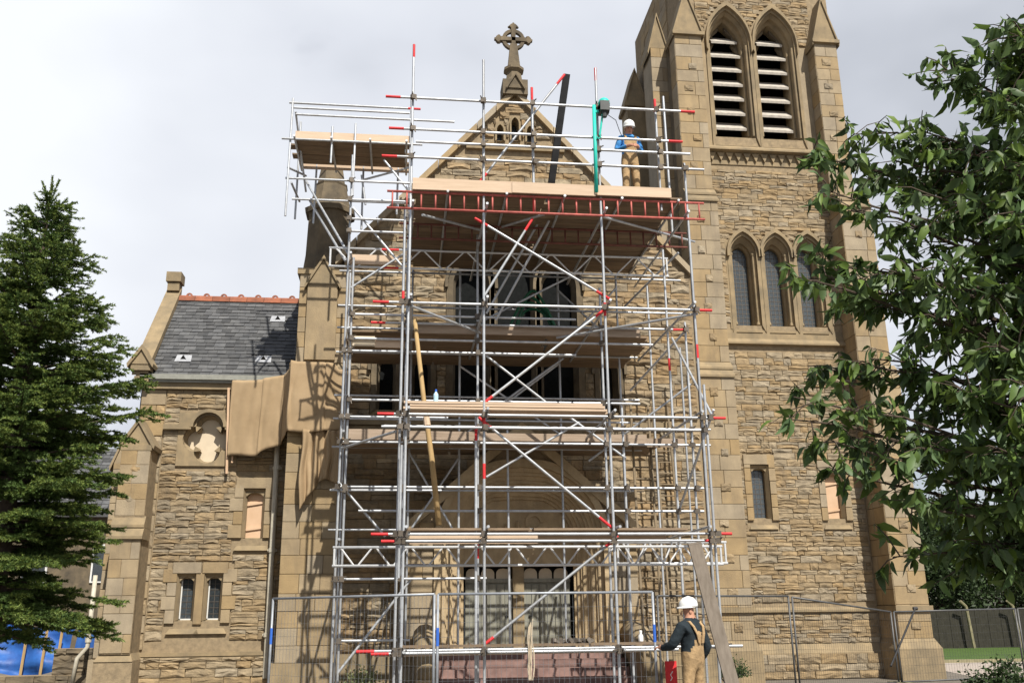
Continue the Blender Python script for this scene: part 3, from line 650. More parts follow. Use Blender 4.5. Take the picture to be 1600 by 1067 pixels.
# corner buttresses of the wing
o = MB(); o.box(-6.2, -5.58, 21.32, WY, 0, 5.2); o.box(-6.28, -5.5, 21.2, WY, 0, .78); ob = o.build('buttress', MORT, wing)
d = MB(); gablet(d, -6.2, -5.58, 21.34, WY+.05, 5.3, .5); d.build('gablet', DRS, ob); d = MB(); d.box(-6.22, -5.56, 21.3, WY, 5.18, 5.3); d.build('moulding', DRS, ob); d = MB(); weathering(d, -6.22, -5.56, 21.22, 21.36, 3.25, 3.75, 2); d.build('set_off', DRS, ob)
d = MB(); d.hexa([(-6.28, 21.18, .76), (-5.5, 21.18, .76), (-5.5, WY, .76), (-6.28, WY, .76), (-6.2, 21.3, .92), (-5.58, 21.3, .92), (-5.58, WY, .92), (-6.2, WY, .92)]); d.build('plinth', DRS, ob)
o = MB(); o.box(-6.2, -5.58, 21.24, 21.34, .9, 3.26); o.build('pad', MORT, ob)
ashlar_face(ash, -6.2, -5.58, 3.75, 5.18, 21.34, h=.38, wr=(.25, .5)); ashlar_face(ash, -6.2, -5.58, .92, 3.25, 21.25, h=.38, wr=(.25, .62))
for zb in (1.4, 2.1, 2.8, 4.1, 4.8): st.put(-5.9+random.uniform(-.05, .05), 21.28 if zb < 3.2 else 21.35, zb, .2, .06, .18)
o = MB(); o.box(-6.55, -6.1, 22.05, 22.7, 0, 5.0); o.box(-6.62, -6.1, 21.98, 22.8, 0, .78); gablet(o, -6.55, -6.2, 22.03, 22.72, 5.0, .5); o.build('side_buttress', ASH, wing)
ashlar_face(ash, -6.55, -6.2, .8, 5.0, 22.05, h=.38, wr=(.3, .65))
st.finish(wwall, 300); ash.finish(wing, 300)
# rainwater pipe
pp = thing('downpipe', 'cream cast rainwater pipe running down the wing wall beside brown sheeting', 'downpipe', (-2.9, 21.8, 0))
q = MB(); q.tube((-2.87, 21.82, .35), (-2.92, 21.82, 6.9), .06, 10); q.build('pipe', PIPE, pp)
for z in (1.2, 3.0, 4.85): q = MB(); q.tube((-2.89, 21.82, z), (-2.89, 21.82, z+.09),   .078, 10); q.box(-2.99, -2.79, 21.86, 21.96, z+.02, z+.07); q.build('collar', PIPE, pp)
# ------------------------------------------------------------------ nave gable front
NY = 21.0; NC = 2.6; AP = 14.35; SLP = 1.11
nave = thing('church_nave', 'gabled sandstone nave front with cross finial standing behind the scaffold', 'church', (2.6, 24, 0))
eave = AP-SLP*4.15
wins = [(1.5, 6.0, 9.15, .43, .62), (2.55, 6.0, 9.6, .47, .75), (3.6, 6.0, 9.15, .43, .62)]
side = [(-.45, 6.1, 7.1, .22, .42), (.35, 6.1, 7.1, .22, .42), (4.75, 6.1, 7.1, .22, .42)]
gw = [(2.22, 13.02, 13.3, .085, .15), (2.6, 13.05, 13.5, .095, .17), (2.98, 13.02, 13.3, .085, .15)]
hl = [arch(*w_) for w_ in wins+side+gw]
b = MB(); b.prism([(-1.5, 0), (6.9, 0), (6.9, eave), (NC, AP), (-1.5, eave)], NY, NY+.6, holes=hl)
b.box(-1.5, -1.0, NY+.6, 34, 0, eave-.1); b.box(6.4, 6.9, NY+.6, 34, 0, eave-.1)
nwall = b.build('wall', MORT, nave)
q = MB(); q.box(-1, 6.4, NY+.62, NY+.72, 0, eave); q.build('dark_backing', DARK, nave)  # near-black sheet behind the lancets, darkness painted in
q = MB()
for s in (-1, 1): q.hexa([(NC+s*4.35, NY+.55, eave-.25), (NC+s*4.35, 34, eave-.25), (NC, 34, AP-.15), (NC, NY+.55, AP-.15), (NC+s*4.35, NY+.55, eave-.1), (NC+s*4.35, 34, eave-.1), (NC, 34, AP), (NC, NY+.55, AP)])
q.build('roof', SLATE, nave)
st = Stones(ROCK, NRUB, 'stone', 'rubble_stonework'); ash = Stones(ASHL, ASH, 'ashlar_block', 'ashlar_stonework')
obs = [arch_obs(c, a-.15, s_, h+.16, r_+.2) for c, a, s_, h, r_ in wins]+[arch_obs(c, a-.15, s_, h+.14, r_+.18) for c, a, s_, h, r_ in side]+[rect_obs(1.0, 4.1, 5.9, 9.1)]+[arch_obs(c, a-.05, s_, h+.07, r_+.1) for c, a, s_, h, r_ in gw]
obs += [rect_obs(-3, 8, 12.72, 12.88), rect_obs(-3, 8, 5.72, 5.88)]
pz = lambda z: max(0.05, min(2.3, (5.2-z)/.8)) if z < 5.2 else None
obs.append(lambda z: (NC-.02-pz(z), NC+.02+pz(z)) if z < 5.1 else None)
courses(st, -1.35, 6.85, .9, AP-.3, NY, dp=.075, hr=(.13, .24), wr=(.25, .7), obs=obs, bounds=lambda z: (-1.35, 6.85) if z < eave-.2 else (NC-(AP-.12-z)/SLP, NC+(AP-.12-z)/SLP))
d = MB()
for s in (-1, 1):                                 # coping stones up both slopes
    n = 9
    for i in range(n):
        t0, t1 = i/n, (i+1)/n-.004; xa = NC+s*4.3*(1-t0); xb = NC+s*4.3*(1-t1); za = AP-.05-SLP*4.3*(1-t0); zb = AP-.05-SLP*4.3*(1-t1)
        q = MB(); q.hexa([(xa, NY-.16, za), (xb, NY-.16, zb), (xb, NY+.6, zb), (xa, NY+.6, za), (xa, NY-.12, za+.22), (xb, NY-.12, zb+.22), (xb, NY+.6, zb+.22), (xa, NY+.6, za+.22)]); q.build('coping_stone', ASH, nave)
for z0, z1 in ((12.74, 12.86), (5.74, 5.86)):
    hw = min(4.1, (AP-.1-z1)/SLP); d = MB(); d.box(NC-hw+.02, NC+hw-.02, NY-.11, NY+.02, z0, z1); d.build('string_course', DRS, nave)
d = MB(); d.box(-1.5, 6.9, NY-.12, NY+.02, 0, .85); d.build('plinth', DRS, nave)
for x in (.985, 2.0, 3.1, 4.115): q = MB(); q.box(x-.07, x+.07, NY-.06, NY+.02, 5.88, 9.2); q.build('window_pier', SOOTSHADE, nave)  # dark stone paints scaffold shade on the piers
for i, (c, a, s_, h, r_) in enumerate(wins+side+gw):
    d = MB(); k = .35 if i >= 6 else 1
    B = arch(c, a, s_, h, r_); d.ring(arch(c, a-.1*k, s_, h+.12*k, r_+.16*k), B, NY-.07, NY+.1); B2 = arch(c, a+.02, s_, h-.07*k, r_-.1*k); d.loft(B, NY+.02, B2, NY+.2); d.loft(B2, NY+.2, B2, NY+.35)
    if k == 1: d.ring(arch(c, s_-.1, s_, h+.2, r_+.28), arch(c, s_-.1, s_, h+.13, r_+.18), NY-.16, NY+.02)
    d.add([(c-h, NY-.05, a-.1*k), (c+h, NY-.05, a-.1*k), (c+h, NY+.35, a+.05), (c-h, NY+.35, a+.05)], [(0, 1, 2, 3)])
    win = d.build('lancet_window' if k == 1 else 'gable_light', SOOTSHADE if k == 1 else DRS, nave)  # lancet surrounds in dark stone: scaffold shade put into the colour
    if k == 1: leaded(win, arch(c, a+.04, s_, h-.075, r_-.11), NY+.3, (9, 9), gm=DGLASS)
    else: q = MB(); q.prism(arch(c, a, s_, h-.02, r_-.03), NY+.3, NY+.32); q.build('pane', GLASS, win)
# ring-headed cross on the apex
cz = AP+1.62
d = MB(); d.box(NC-.32, NC+.32, NY-.22, NY+.42, AP-.1, AP+.32); d.lathe((NC, NY+.1, AP+.32), [(.30, 0), (.22, .14), (.19, .34), (.27, .40), (.27, .47), (.16, .50)], 8, rot=math.pi/8)
d.hexa([(NC-.16, NY-.02, AP+.8), (NC+.16, NY-.02, AP+.8), (NC+.16, NY+.22, AP+.8), (NC-.16, NY+.22, AP+.8), (NC-.09, NY+.02, cz-.1), (NC+.09, NY+.02, cz-.1), (NC+.09, NY+.18, cz-.1), (NC-.09, NY+.18, cz-.1)])
gablet(d, NC-.2, NC+.2, NY-.26, NY, AP+.05, .35, over=.03, th=.05)
fin = d.build('finial_base', SOOTSHADE, nave)
d = MB(); n = 24; V = []
for rr_, yy in ((.30, -.05), (.215, -.05), (.30, .05), (.215, .05)):
    for i in range(n): V.append((NC+rr_*math.cos(2*math.pi*i/n), NY+.1+yy, cz+.05+rr_*math.sin(2*math.pi*i/n)))
F = []
for i in range(n):
    j = (i+1) % n; F += [(i, j, n+j, n+i), (2*n+i, 3*n+i, 3*n+j, 2*n+j), (i, 2*n+i, 2*n+j, j), (n+i, n+j, 3*n+j, 3*n+i)]
d.add(V, F)
for a in range(4):
    u = Vector((math.cos(a*math.pi/2), 0, math.sin(a*math.pi/2))); p = Vector((-u.z, 0, u.x)); C0 = Vector((NC, NY+.1, cz+.05))
    def arm(r0, r1, w0, w1, th): 
        d.hexa([C0+u*r0-p*w0-Vector((0, th, 0)), C0+u*r0+p*w0-Vector((0, th, 0)), C0+u*r0+p*w0+Vector((0, th, 0)), C0+u*r0-p*w0+Vector((0, th, 0)), C0+u*r1-p*w1-Vector((0, th, 0)), C0+u*r1+p*w1-Vector((0, th, 0)), C0+u*r1+p*w1+Vector((0, th, 0)), C0+u*r1-p*w1+Vector((0, th, 0))])
    arm(0, .34, .05, .06, .07)
    if a != 3:
        arm(.33, .40, .045, .11, .06); arm(.40, .46, .11, .05, .06); arm(.45, .50, .035, .02, .05)
        for s in (-1, 1): d.lathe(C0+u*.38+p*s*.10-Vector((0, 0, .03)), [(.01, 0), (.045, .02), (.045, .05), (.01, .07)], 6)
d.build('cross', SOOTSHADE, fin)
# corner turret left of the nave, with a tapering cap
tur = thing('corner_turret', 'sandstone corner buttress with dark tapering stone cap left of the scaffold', 'turret', (-2, 21.3, 0))
o = MB(); o.box(-2.55, -1.42, 20.63, 22.2, 0, 6.9); o.box(-2.5, -1.42, 20.93, 22.2, 6.9, 9.3); core = o.build('shaft', MORT, tur)
ta = Stones(ASHL, ASH, 'ashlar_block', 'ashlar_stonework')
ashlar_face(ta, -2.55, -1.42, .7, 6.9, 20.63, h=.38, wr=(.3, .65)); ashlar_face(ta, -2.5, -1.42, 7.15, 9.3, 20.93, h=.38, wr=(.3, .65)); 
d = MB(); d.box(-2.65, -1.36, 20.5, 22.2, 0, .7); d.build('plinth', DRS, core); d = MB(); weathering(d, -2.57, -1.4, 20.6, 20.95, 6.85, 7.15, 1); d.build('set_off', DRS, core)
d = MB(); gablet(d, -2.3, -1.62, 20.78, 21.6, 9.0, .62, th=.07); d.build('gablet', DRS, core); d = MB(); d.box(-2.56, -1.4, 20.86, 22.2, 9.28, 9.42); d.build('moulding', DRS, core)
d = MB(); d.box(-2.3, -1.62, 20.80, 21.0, 7.2, 9.0); d.build('panel', ASH, core)
d = MB(); d.lathe((-1.93, 21.5, 9.4), [(.62, 0), (.56, .5), (.53, 1.55), (.55, 1.6)], 8, rot=math.pi/8); d.build('upper_shaft', SOOTSHADE, tur)
d = MB(); d.lathe((-1.93, 21.5, 11.0), [(.62, 0), (.64, .12), (.58, .16), (.52, .2), (.40, .75), (.42, .80), (.36, .84), (.27, 1.35), (.05, 1.9)], 8, rot=math.pi/8); d.build('cap', SOOTSHADE, tur)
ta.finish(tur, 300)
# ------------------------------------------------------------------ entrance porch
PY = 19.95
porch = thing('entrance_porch', 'carved stone porch with pointed arch and double doors under the scaffold', 'porch', (2.5, 20.4, 0))
PC = 2.52
O0 = arch(PC, 1.0, 3.1, 1.72, 1.55, 12)
b = MB(); b.prism([(PC-2.45, .0), (PC-1.9, 0), (PC-1.9, .0), (PC+1.9, .0), (PC+2.45, 0), (PC+2.45, 3.35), (PC+.0, 5.45), (PC-2.45, 3.35)][0:1]+[(PC+2.45, 0), (PC+2.45, 3.3), (PC, 5.4), (PC-2.45, 3.3)], PY, NY+.1, holes=[[p for p in arch(PC, .9, 3.1, 1.72, 1.55, 12)]])
pw = b.build('wall', MORT, porch)
pa_ = Stones(ASHL, ASH, 'ashlar_block', 'ashlar_stonework')
courses(pa_, PC-2.45, PC+2.45, .05, 5.2, PY, .03, (.25, .33), (.3, .6), gap=.008, split=0, jit=.08, obs=[arch_obs(PC, .0, 3.1, 1.86, 1.72)], bounds=lambda z: (PC-2.45, PC+2.45) if z < 3.3 else (PC-(5.35-z)/.857, PC+(5.35-z)/.857))
pa_.finish(pw, 200)
d = MB()
for s in (-1, 1): d.hexa([(PC+s*2.6, PY-.16, 3.12), (PC, PY-.16, 5.36), (PC, NY, 5.36), (PC+s*2.6, NY, 3.12), (PC+s*2.6, PY-.16, 3.34), (PC, PY-.16, 5.62), (PC, NY, 5.62), (PC+s*2.6, NY, 3.34)])
d.build('coping', PORCH, porch)
d = MB(); prev = arch(PC, .9, 3.1, 1.86, 1.72, 12); d.ring(prev, arch(PC, .9, 3.1, 1.72, 1.55, 12), PY-.12, PY+.05)
hw, rs, y = 1.72, 1.55, PY+.02
for k in range(4):                                # receding moulded orders
    a0 = arch(PC, .9, 3.1, hw, rs, 12); a1 = arch(PC, .9, 3.1, hw-.07, rs-.085, 12); a2 = arch(PC, .9, 3.1, hw-.13, rs-.15, 12)
    d.loft(a0, y, a1, y+.04); d.loft(a1, y+.04, a1, y+.10); d.loft(a1, y+.10, a2, y+.11); d.loft(a2, y+.11, a2, y+.18); hw -= .13; rs -= .15; y += .18
    q = MB(); q.path([(p[0], y-.10, p[1]) for p in arch(PC, 3.1, 3.1, hw+.085, rs+.09, 12)], .035, 8); q.build('arch_roll', PORCH, porch, smooth=True)
d.build('arch_mouldings', PORCH, porch)
for s in (-1, 1):
    for k in range(3):
        x = PC+s*(1.66-.13*k); yy = PY+.10+.18*k
        q = MB(); q.lathe((x, yy, .9), [(.09, 0), (.09, .12), (.055, .18), (.05, .22), (.05, 2.05), (.06, 2.07), (.085, 2.2), (.09, 2.25)], 10); q.build('column', PORCH, porch)
HWI = hw; y1 = y
d = MB(); d.prism(arch(PC, 3.02, 3.1, HWI, rs, 12), y1, y1+.15); d.box(PC-HWI, PC+HWI, y1-.04, y1+.15, 2.62, 3.02); ty = d.build('tympanum', PORCH, porch)
d = MB()
rr = random.Random(3)
for i in range(9):                                # carved foliage and figures
    x = PC-.95+i*.235; hgt = .30+.22*(1-abs(i-4)/4)+rr.uniform(-.05, .05)
    q = MB(); q.lathe((x, y1-.03, 3.05), [(.085, 0), (.10, hgt*.3), (.07, hgt*.62), (.04, hgt*.72), (.06, hgt*.82), (.055, hgt*.95), (.01, hgt)], 7); q.build('carved_figure', PORCH, ty)
q = MB(); q.ring(circ(PC+.35, 3.55, .2), circ(PC+.35, 3.55, .13), y1-.06, y1+.01); q.build('carved_ring', PORCH, ty)
# doors, overlights, mullion
for s in (-1, 1):
    x0, x1 = (PC-HWI+.05, PC-.12) if s < 0 else (PC+.12, PC+HWI-.05)
    q = MB(); q.box(x0, x1, y1+.18, y1+.24, .9, 2.28); dr = q.build('door', DOOR, porch)
    n = 6
    for i in range(n):
        a = x0+(x1-x0)*i/n; q = MB(); q.box(a+.008, a+(x1-x0)/n-.008, y1+.155, y1+.182, .95, 2.24); q.build('plank', DOOR, dr)
    q = MB(); q.lathe((PC+s*.25, y1+.14, 1.55), [(.02, 0), (.035, .02), (.02, .05)], 8); q.build('handle', BLK, dr)
    q = MB(); q.box(x0, x1, y1+.12, y1+.26, 2.28, 2.36); q.build('transom', DOOR, porch)
    for (a, c) in ((.02, .30), (.34, .62), (.66, .96)):
        q = MB(); q.prism(arch(x0+(x1-x0)*(a+c)/2, 2.36, 2.46, (x1-x0)*(c-a)/2, .12, 5), y1+.2, y1+.215); q.build('overlight_pane', PALE, porch)  # pale panes: white reflection in the glass put into the colour
q = MB(); q.box(PC-.12, PC+.12, y1+.05, y1+.28, .9, 2.65); q.build('mullion', DRS, porch)
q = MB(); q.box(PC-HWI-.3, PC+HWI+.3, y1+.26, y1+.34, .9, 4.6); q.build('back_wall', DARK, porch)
# steps and their cheek walls
steps = thing('entrance_steps', 'flight of reddish stone steps leading up to the porch doors', 'steps', (2.5, 19, 0))
for i in range(6):
    for k in range(4):
        x0 = .75+k*.94; q = MB(); q.box(x0+.004, x0+.934, 18.2+i*.3+.0, 19.98 if i == 5 else 18.2+(i+1)*.3+.04, .0 if i == 0 else i*.15-.02, (i+1)*.15); q.build('step', STEP, steps)
for s, x0 in (('l', .30), ('r', 4.56)):
    q = MB(); q.add([(x, yy, z) for x in (x0, x0+.4) for yy, z in ((18.0, 0), (19.95, 0), (19.95, 1.15), (19.2, 1.1), (18.0, .55))], [(0, 1, 2, 3, 4), (9, 8, 7, 6, 5), (0, 5, 6, 1), (1, 6, 7, 2), (2, 7, 8, 3), (3, 8, 9, 4), (4, 9, 5, 0)])
    cw = thing('cheek_wall', 'sloping stone cheek wall at the %s of the entrance steps' % ('left' if s == 'l' else 'right'), 'wall', (x0+.2, 19, 0)); q.build('core', MORT, cw)
    ca = Stones(ASHL, ASH, 'ashlar_block', 'blocks'); courses(ca, x0, x0+.4, .02, .5, 18.0, .03, (.2, .26), (.2, .4), gap=.01, split=0); ca.finish(cw)
    q = MB(); q.path([(x0+.2, 17.95, .58), (x0+.2, 18.6, .86), (x0+.2, 19.2, 1.14), (x0+.2, 19.5, 1.2), (x0+.2, 19.9, 1.2)], [.2, .23, .25, .25, .25], 10); q.build('coping', DRS, cw, smooth=True)
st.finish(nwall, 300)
# ------------------------------------------------------------------ scaffold
sc = thing('scaffold', 'tall tube scaffold with red-ended poles and timber decks across the church front', 'scaffold', (2.3, 18, 0))
TR = .0245
UT = MB(); UT.tube((0, 0, 0), (0, 0, 1), 1, 10); TUBE = UT.mesh('tube', GALV, smooth=False)
TUBE.polygons.foreach_set('use_smooth', [len(p.vertices) == 4 for p in TUBE.polygons])
UR = MB(); UR.tube((0, 0, 0), (0, 0, 1), 1, 10); RTUBE = UR.mesh('red_band', RED); RTUBE.polygons.foreach_set('use_smooth', [len(p.vertices) == 4 for p in RTUBE.polygons])
def M_of(p0, p1, r):
    p0 = Vector(p0); p1 = Vector(p1); d = p1-p0
    return Matrix.Translation(p0) @ d.to_track_quat('Z', 'Y').to_matrix().to_4x4() @ Matrix.Diagonal((r, r, d.length, 1))
def raw_link(name, me, parent, mw, inv=None):
    o = bpy.data.objects.new(name, me); COL.objects.link(o); o.parent = parent
    o.matrix_parent_inverse = (Matrix.Translation(parent_loc(parent)) if inv is None else inv).inverted(); o.matrix_basis = mw; return o
def tube(name, p0, p1, red=(), r=TR, parent=None, band=.28, mid=()):
    """a scaffold tube; red: 0 and/or 1 for a red painted start or end, mid: bands at these fractions"""
    p0 = Vector(p0); p1 = Vector(p1); M0 = M_of(p0, p1, r); o = raw_link(name, TUBE, parent or sc, M0)
    u = (p1-p0).normalized()
    bands = []
    if 0 in red: bands.append((p0-u*.004, p0+u*band))
    if 1 in red: bands.append((p1-u*band, p1+u*.004))
    for f in mid: c = p0.lerp(p1, f); bands.append((c-u*.13, c+u*.13))
    if parent is None:
        for a, b in bands: raw_link('red_band', RTUBE, o, M_of(a, b, r*1.06), M0)
    return o
ct = MB(); ct.tube((-.04, 0, -.02), (.04, 0, -.02), .036, 8); ct.tube((0, -.055, .02), (0, .0, .02), .036, 8); ct.box(-.045, .045, -.06, -.02, -.05, .05); ct.tube((.03, -.05, .03), (.09, -.07, .04), .012, 6); ct.tube((-.03, -.05, -.03), (-.07, -.085, -.05), .012, 6)
COUP = ct.mesh('coupler', RUST)
def coupler(p): raw_link('coupler', COUP, sc, Matrix.Translation(Vector(p)) @ Matrix.Rotation(random.uniform(-.5, .5), 4, 'Z') @ Matrix.Rotation(random.choice((0, math.pi/2, math.pi)), 4, 'Y'))
stds = []; leds = []
def standard(x, y, z0, z1, red=(), mid=()):
    lean = random.uniform(-.015, .015)
    tube('standard', (x, y, z0), (x+lean, y, z1), red, mid=mid); stds.append((x, y, z0, z1))
def ledger(a, b, Y, red=(), name='ledger'):
    """through two spots of the photo, in the plane at depth Y; levelled"""
    p = at(*a, Y); q = at(*b, Y); z = (p.z+q.z)/2+random.uniform(-.01, .01); tube(name, (p.x, Y, z), (q.x, Y, z), red); leds.append((p.x, q.x, Y, z))
def brace(a, b, Ya, Yb=None, red=()): tube('brace', at(*a, Ya), at(*b, Yb or Ya), red)
# front frame
A = 16.0
for x, y, z0, z1, red, mid in ((0.02, A, 0, 12.3, (1,), ()), (-.09, A+.12, 0, 8.9, (), (.80,)), (-.05, A-.1, 2.2, 4.4, (), ()), (1.37, A, 0, 12.05, (), (.33, .40)), (1.25, A+.25, 0, 5.2, (), (.9,)), (3.60, A, 0, 12.0, (1,), (.58,)), (5.30, A, 0, 10.0, (), (.62,)), (5.42, A+.1, 0, 5.6, (), ()),
                          (2.33, A+.02, 8.85, 11.5, (0, 1), ()), (4.80, A+.05, 9.0, 11.4, (1,), ()), (5.25, A+.9, 8.9, 12.0, (), ())):
    standard(x, y, z0, z1, red, mid)
for a, b, red in (((603, 151), (1085, 176), (0, 1)), ((608, 200), (1066, 222), (0, 1)), ((597, 242), (1100, 267), (0,)), ((650, 222), (1078, 241), ()), ((583, 470), (1112, 485), (0, 1)), ((590, 645), (1133, 653), (0, 1)), ((596, 665), (1100, 674), ()),
                  ((580, 833), (1143, 833), (0, 1)), ((596, 846), (1126, 845), (0, 1)), ((557, 1016), (1160, 1010), (0,)), ((580, 1022), (1060, 1015), (0,))):
    ledger(a, b, A-.055, red)
for a, b, red in (((750, 634), (948, 481), (0, 1)), ((742, 341), (952, 467), (0, 1)), ((757, 462), (832, 342), (1,)), ((748, 652), (956, 824), (0, 1)), ((750, 1012), (966, 838), (0, 1)), ((747, 288), (882, 117), (0, 1))):
    brace(a, b, A+.06, red=red)
# middle frame
B = 18.0
for x, z0, z1, red, mid in ((-1.22, 0, 10.9, (), ()), (-1.10, 0, 8.6, (), ()), (0.0, 0, 10.2, (), ()), (1.42, 0, 9.2, (), (.3,)), (3.95, 0, 8.1, (), ()), (4.32, 0, 5.6, (), ()), (5.35, 0, 9.0, (), (.72,)), (5.72, 0, 7.4, (), ())):
    standard(x, B, z0, z1, red, mid)
for a, b, red in (((580, 504), (1072, 516), (0, 1)), ((545, 490), (900, 500), ()), ((545, 527), (1020, 541), ()), ((540, 621), (1000, 634), ()), ((540, 547), (900, 556), ()), ((598, 664), (1110, 672), ()), ((530, 690), (1110, 697), ()), ((535, 652), (700, 653), ()), ((530, 753), (1100, 770), ()), ((535, 765), (690, 767), ()), ((560, 795), (1100, 800), ()), ((525, 904), (760, 904), ()), ((528, 1001), (640, 1001), ()), ((545, 343), (640, 343), ()), ((545, 362), (640, 364), ()), ((545, 283), (650, 286), ()), ((545, 313), (640, 315), ())):
    ledger(a, b, B-.055, red)
for a, b, ya, yb in (((760, 745), (905, 660), B, B), ((760, 556), (868, 640), B, B), ((885, 648), (978, 716), B, B), ((528, 752), (602, 838), B, B), ((527, 1052), (642, 905), B, B), ((535, 700), (618, 674), B, A), ((552, 325), (640, 430), B, B), ((548, 450), (632, 396), B, B), ((1050, 528), (1112, 648), B, A), ((1115, 640), (1060, 800), A, B), ((642, 478), (750, 520), A, B), ((870, 528), (1090, 490), B, A), ((660, 336), (760, 362), A, B-.5), ((780, 356), (850, 335), B-.5, A), ((938, 338), (1085, 378), A, B), ((757, 500), (905, 425), B+.5, B+.5), ((775, 500), (858, 345), B-.2, B-.9), ((760, 490), (840, 350), B, B-.6), ((770, 640), (880, 560), B+1, B+1), ((1068, 520), (985, 610), B, B+1.5), ((1060, 395), (975, 480), B, B+1.5), ((920, 720), (1080, 600), B+1, B)):
    brace(a, b, ya, yb)
for a, b in (((478, 283), (545, 398)), ((483, 312), (540, 408))): brace(a, b, 19.4, 18.1)
# inner frame by the wall
C = 20.25
for x, z1 in ((-1.3, 9.1), (.1, 9.0), (1.15, 9.0), (2.2, 5.4), (3.35, 9.0), (4.7, 9.0), (5.6, 9.0), (6.3, 7.5)):
    standard(x, C-.6 if 0 < x < 5 else C, 1.0 if 0 < x < 5 else 0, z1)
for z in (3.3, 4.1, 5.0, 5.6, 6.1, 7.05, 7.6, 8.1, 8.9): ledger((0, 0), (0, 0), 1) if False else (tube('ledger', (-1.5, C-.66, z), (5.1 if z < 8 else 6.2, C-.66, z+random.uniform(-.02, .02))), leds.append((-1.5, 5.5, C-.66, z)))
# transoms through the depth of the scaffold
for z in (1.0, 2.97, 4.98, 7.02, 8.83):
    for x in (.06, 1.42, 3.66, 5.24): tube('transom', (x, A-.25, z+.05), (x+random.uniform(-.05, .05), C-.3, z+.05+random.uniform(-.03, .03)))
for z in (2.97, 4.98, 7.02, 8.6): tube('transom', (-1.15, B-.3, z), (-1.2, C-.2, z)); tube('transom', (0.0, B-.3, z+.1), (-.03, C-.2, z+.1))
for x in np.arange(.7, 5.2, 1.1): tube('transom', (float(x), A-.12, 9.16), (float(x), 20.15, 9.16))
for sx, sy, z0, z1 in stds:
    for a, b, ly, lz in leds:
        if abs(sy-ly) < .3 and a-.05 < sx < b+.05 and z0 < lz < z1 and ly < 19: coupler((sx, min(sy, ly)-.01, lz))
IX = (.1, 1.15, 3.35, 4.7)                        # diagonal ties between the inner standards
for i, (z0, z1) in enumerate(((3.2, 4.8), (5.2, 6.9), (7.2, 8.7), (4.9, 3.1), (6.8, 5.3), (8.6, 7.3))):
    k = i % 3; tube('brace', (IX[k], C-.63, z0), (IX[k+1], C-.63, z1), r=.0235)
# beams: red ladder beams under the top deck, aluminium lattice beams
def ladder_beam(x0, x1, y, z0, z1, m):
    o = link('ladder_beam', None, sc); o.location = (0, 0, 0)
    me = MB()
    for z in (z0, z1): q = MB(); q.tube((x0, y, z), (x1, y, z), .024, 8); q.build('chord', m, o, smooth=True)
    n = int((x1-x0)/.27)
    for i in range(n+1):
        x = x0+.1+i*(x1-x0-.2)/n; q = MB(); q.tube((x, y, z0), (x, y, z1), .017, 6); q.build('rung', m, o, smooth=True)
def lattice_beam(x0, x1, y, z0, z1, m, step=.62, redx=None):
    o = link('lattice_beam', None, sc)
    for z in (z0, z1): q = MB(); q.tube((x0, y, z), (x1, y, z), .0245, 8); q.build('chord', m, o, smooth=True)
    x = x0+.1; k = 0
    for xx in (x0+.03, x1-.03): q = MB(); q.tube((xx, y, z0), (xx, y, z1), .02, 6); q.build('strut', m, o)
    while x+step/2 < x1:
        a, b = ((z1, z0) if k % 2 == 0 else (z0, z1)); q = MB(); q.tube((x+.03, y, a), (x+step/2-.03, y, b), .017, 6); q.build('strut', m, o); x += step/2; k += 1
    if redx:
        for z in (z0, z1): q = MB(); q.tube((redx, y, z), (redx+.35, y, z), .0262, 8); q.build('red_band', RED, o)
    return o
ladder_beam(-.42, 5.62, A-.02, 8.82, 9.155, LRED); ladder_beam(-.2, 5.7, 17.4, 8.82, 9.13, DRED)
p0, p1 = at(520, 855, 17), at(520, 884, 17)
lattice_beam(p0.x, at(1128, 852, 17).x, 17.0, p1.z, p0.z, ALU)
lattice_beam(-1.62, 5.5, 18.15, 8.46, 8.86, ALU, step=.9, redx=-.55)
lattice_beam(3.9, 6.0, 17.2, 2.48, 2.86, ALU, step=.5)
# decks: every board its own piece
def board(x0, x1, y0, y1, z, th=.038, m=BRD, name='board', dx=0, ang=0):
    q = MB(); q.box(-(x1-x0)/2, (x1-x0)/2, -(y1-y0)/2+.004, (y1-y0)/2-.004, 0, th)
    q.box(-(x1-x0)/2-.002, -(x1-x0)/2+.03, -(y1-y0)/2+.002, (y1-y0)/2-.002, -.001, th+.001)
    q.build(name, m, sc, loc=((x0+x1)/2+dx, (y0+y1)/2, z), rot=(0, ang, random.uniform(-.004, .004)))
def deck(x0, x1, y0, y1, z, joints=(), m=BRD):
    n = max(1, round((y1-y0)/.225)); xs = [x0]+list(joints)+[x1]
    for i in range(n):
        for a, b in zip(xs, xs[1:]): j = random.uniform(-.08, .08); board(a+j, b+j, y0+i*.225, y0+(i+1)*.225, z+random.uniform(0, .01), m=m)
deck(.05, 5.15, 15.95, 20.05, 9.2, (2.6,))
deck(-1.2, 5.0, 18.1, 20.6, 7.06, (.6, 2.9))
deck(.02, 3.62, A-.02, A+.68, 5.05, (), TOE); deck(.05, 3.5, A-.01, A+.45, 5.10, (), TOE); deck(.04, 3.55, A-.015, A+.2, 5.15, (), TOE)
deck(-1.2, 5.4, 18.6, 20.4, 4.98, (1.0, 3.3))
deck(.05, 4.9, A+.05, A+.73, 2.98, (2.2,))
deck(.0, 4.4, A-.02, A+.2, 1.1, (2.4,))
deck(-2.62, -.05, 19.1, 20.25, 11.77)
def toe(a, b, Y, h=.2, m=TOE):
    p, q = at(*a, Y), at(*b, Y); z = (p.z+q.z)/2; o = MB(); o.box(-(q.x-p.x)/2, (q.x-p.x)/2, -.019, .019, -h, 0); o.build('toe_board', m, sc, loc=((p.x+q.x)/2, Y, z), rot=(0, random.uniform(-.004, .004), 0))
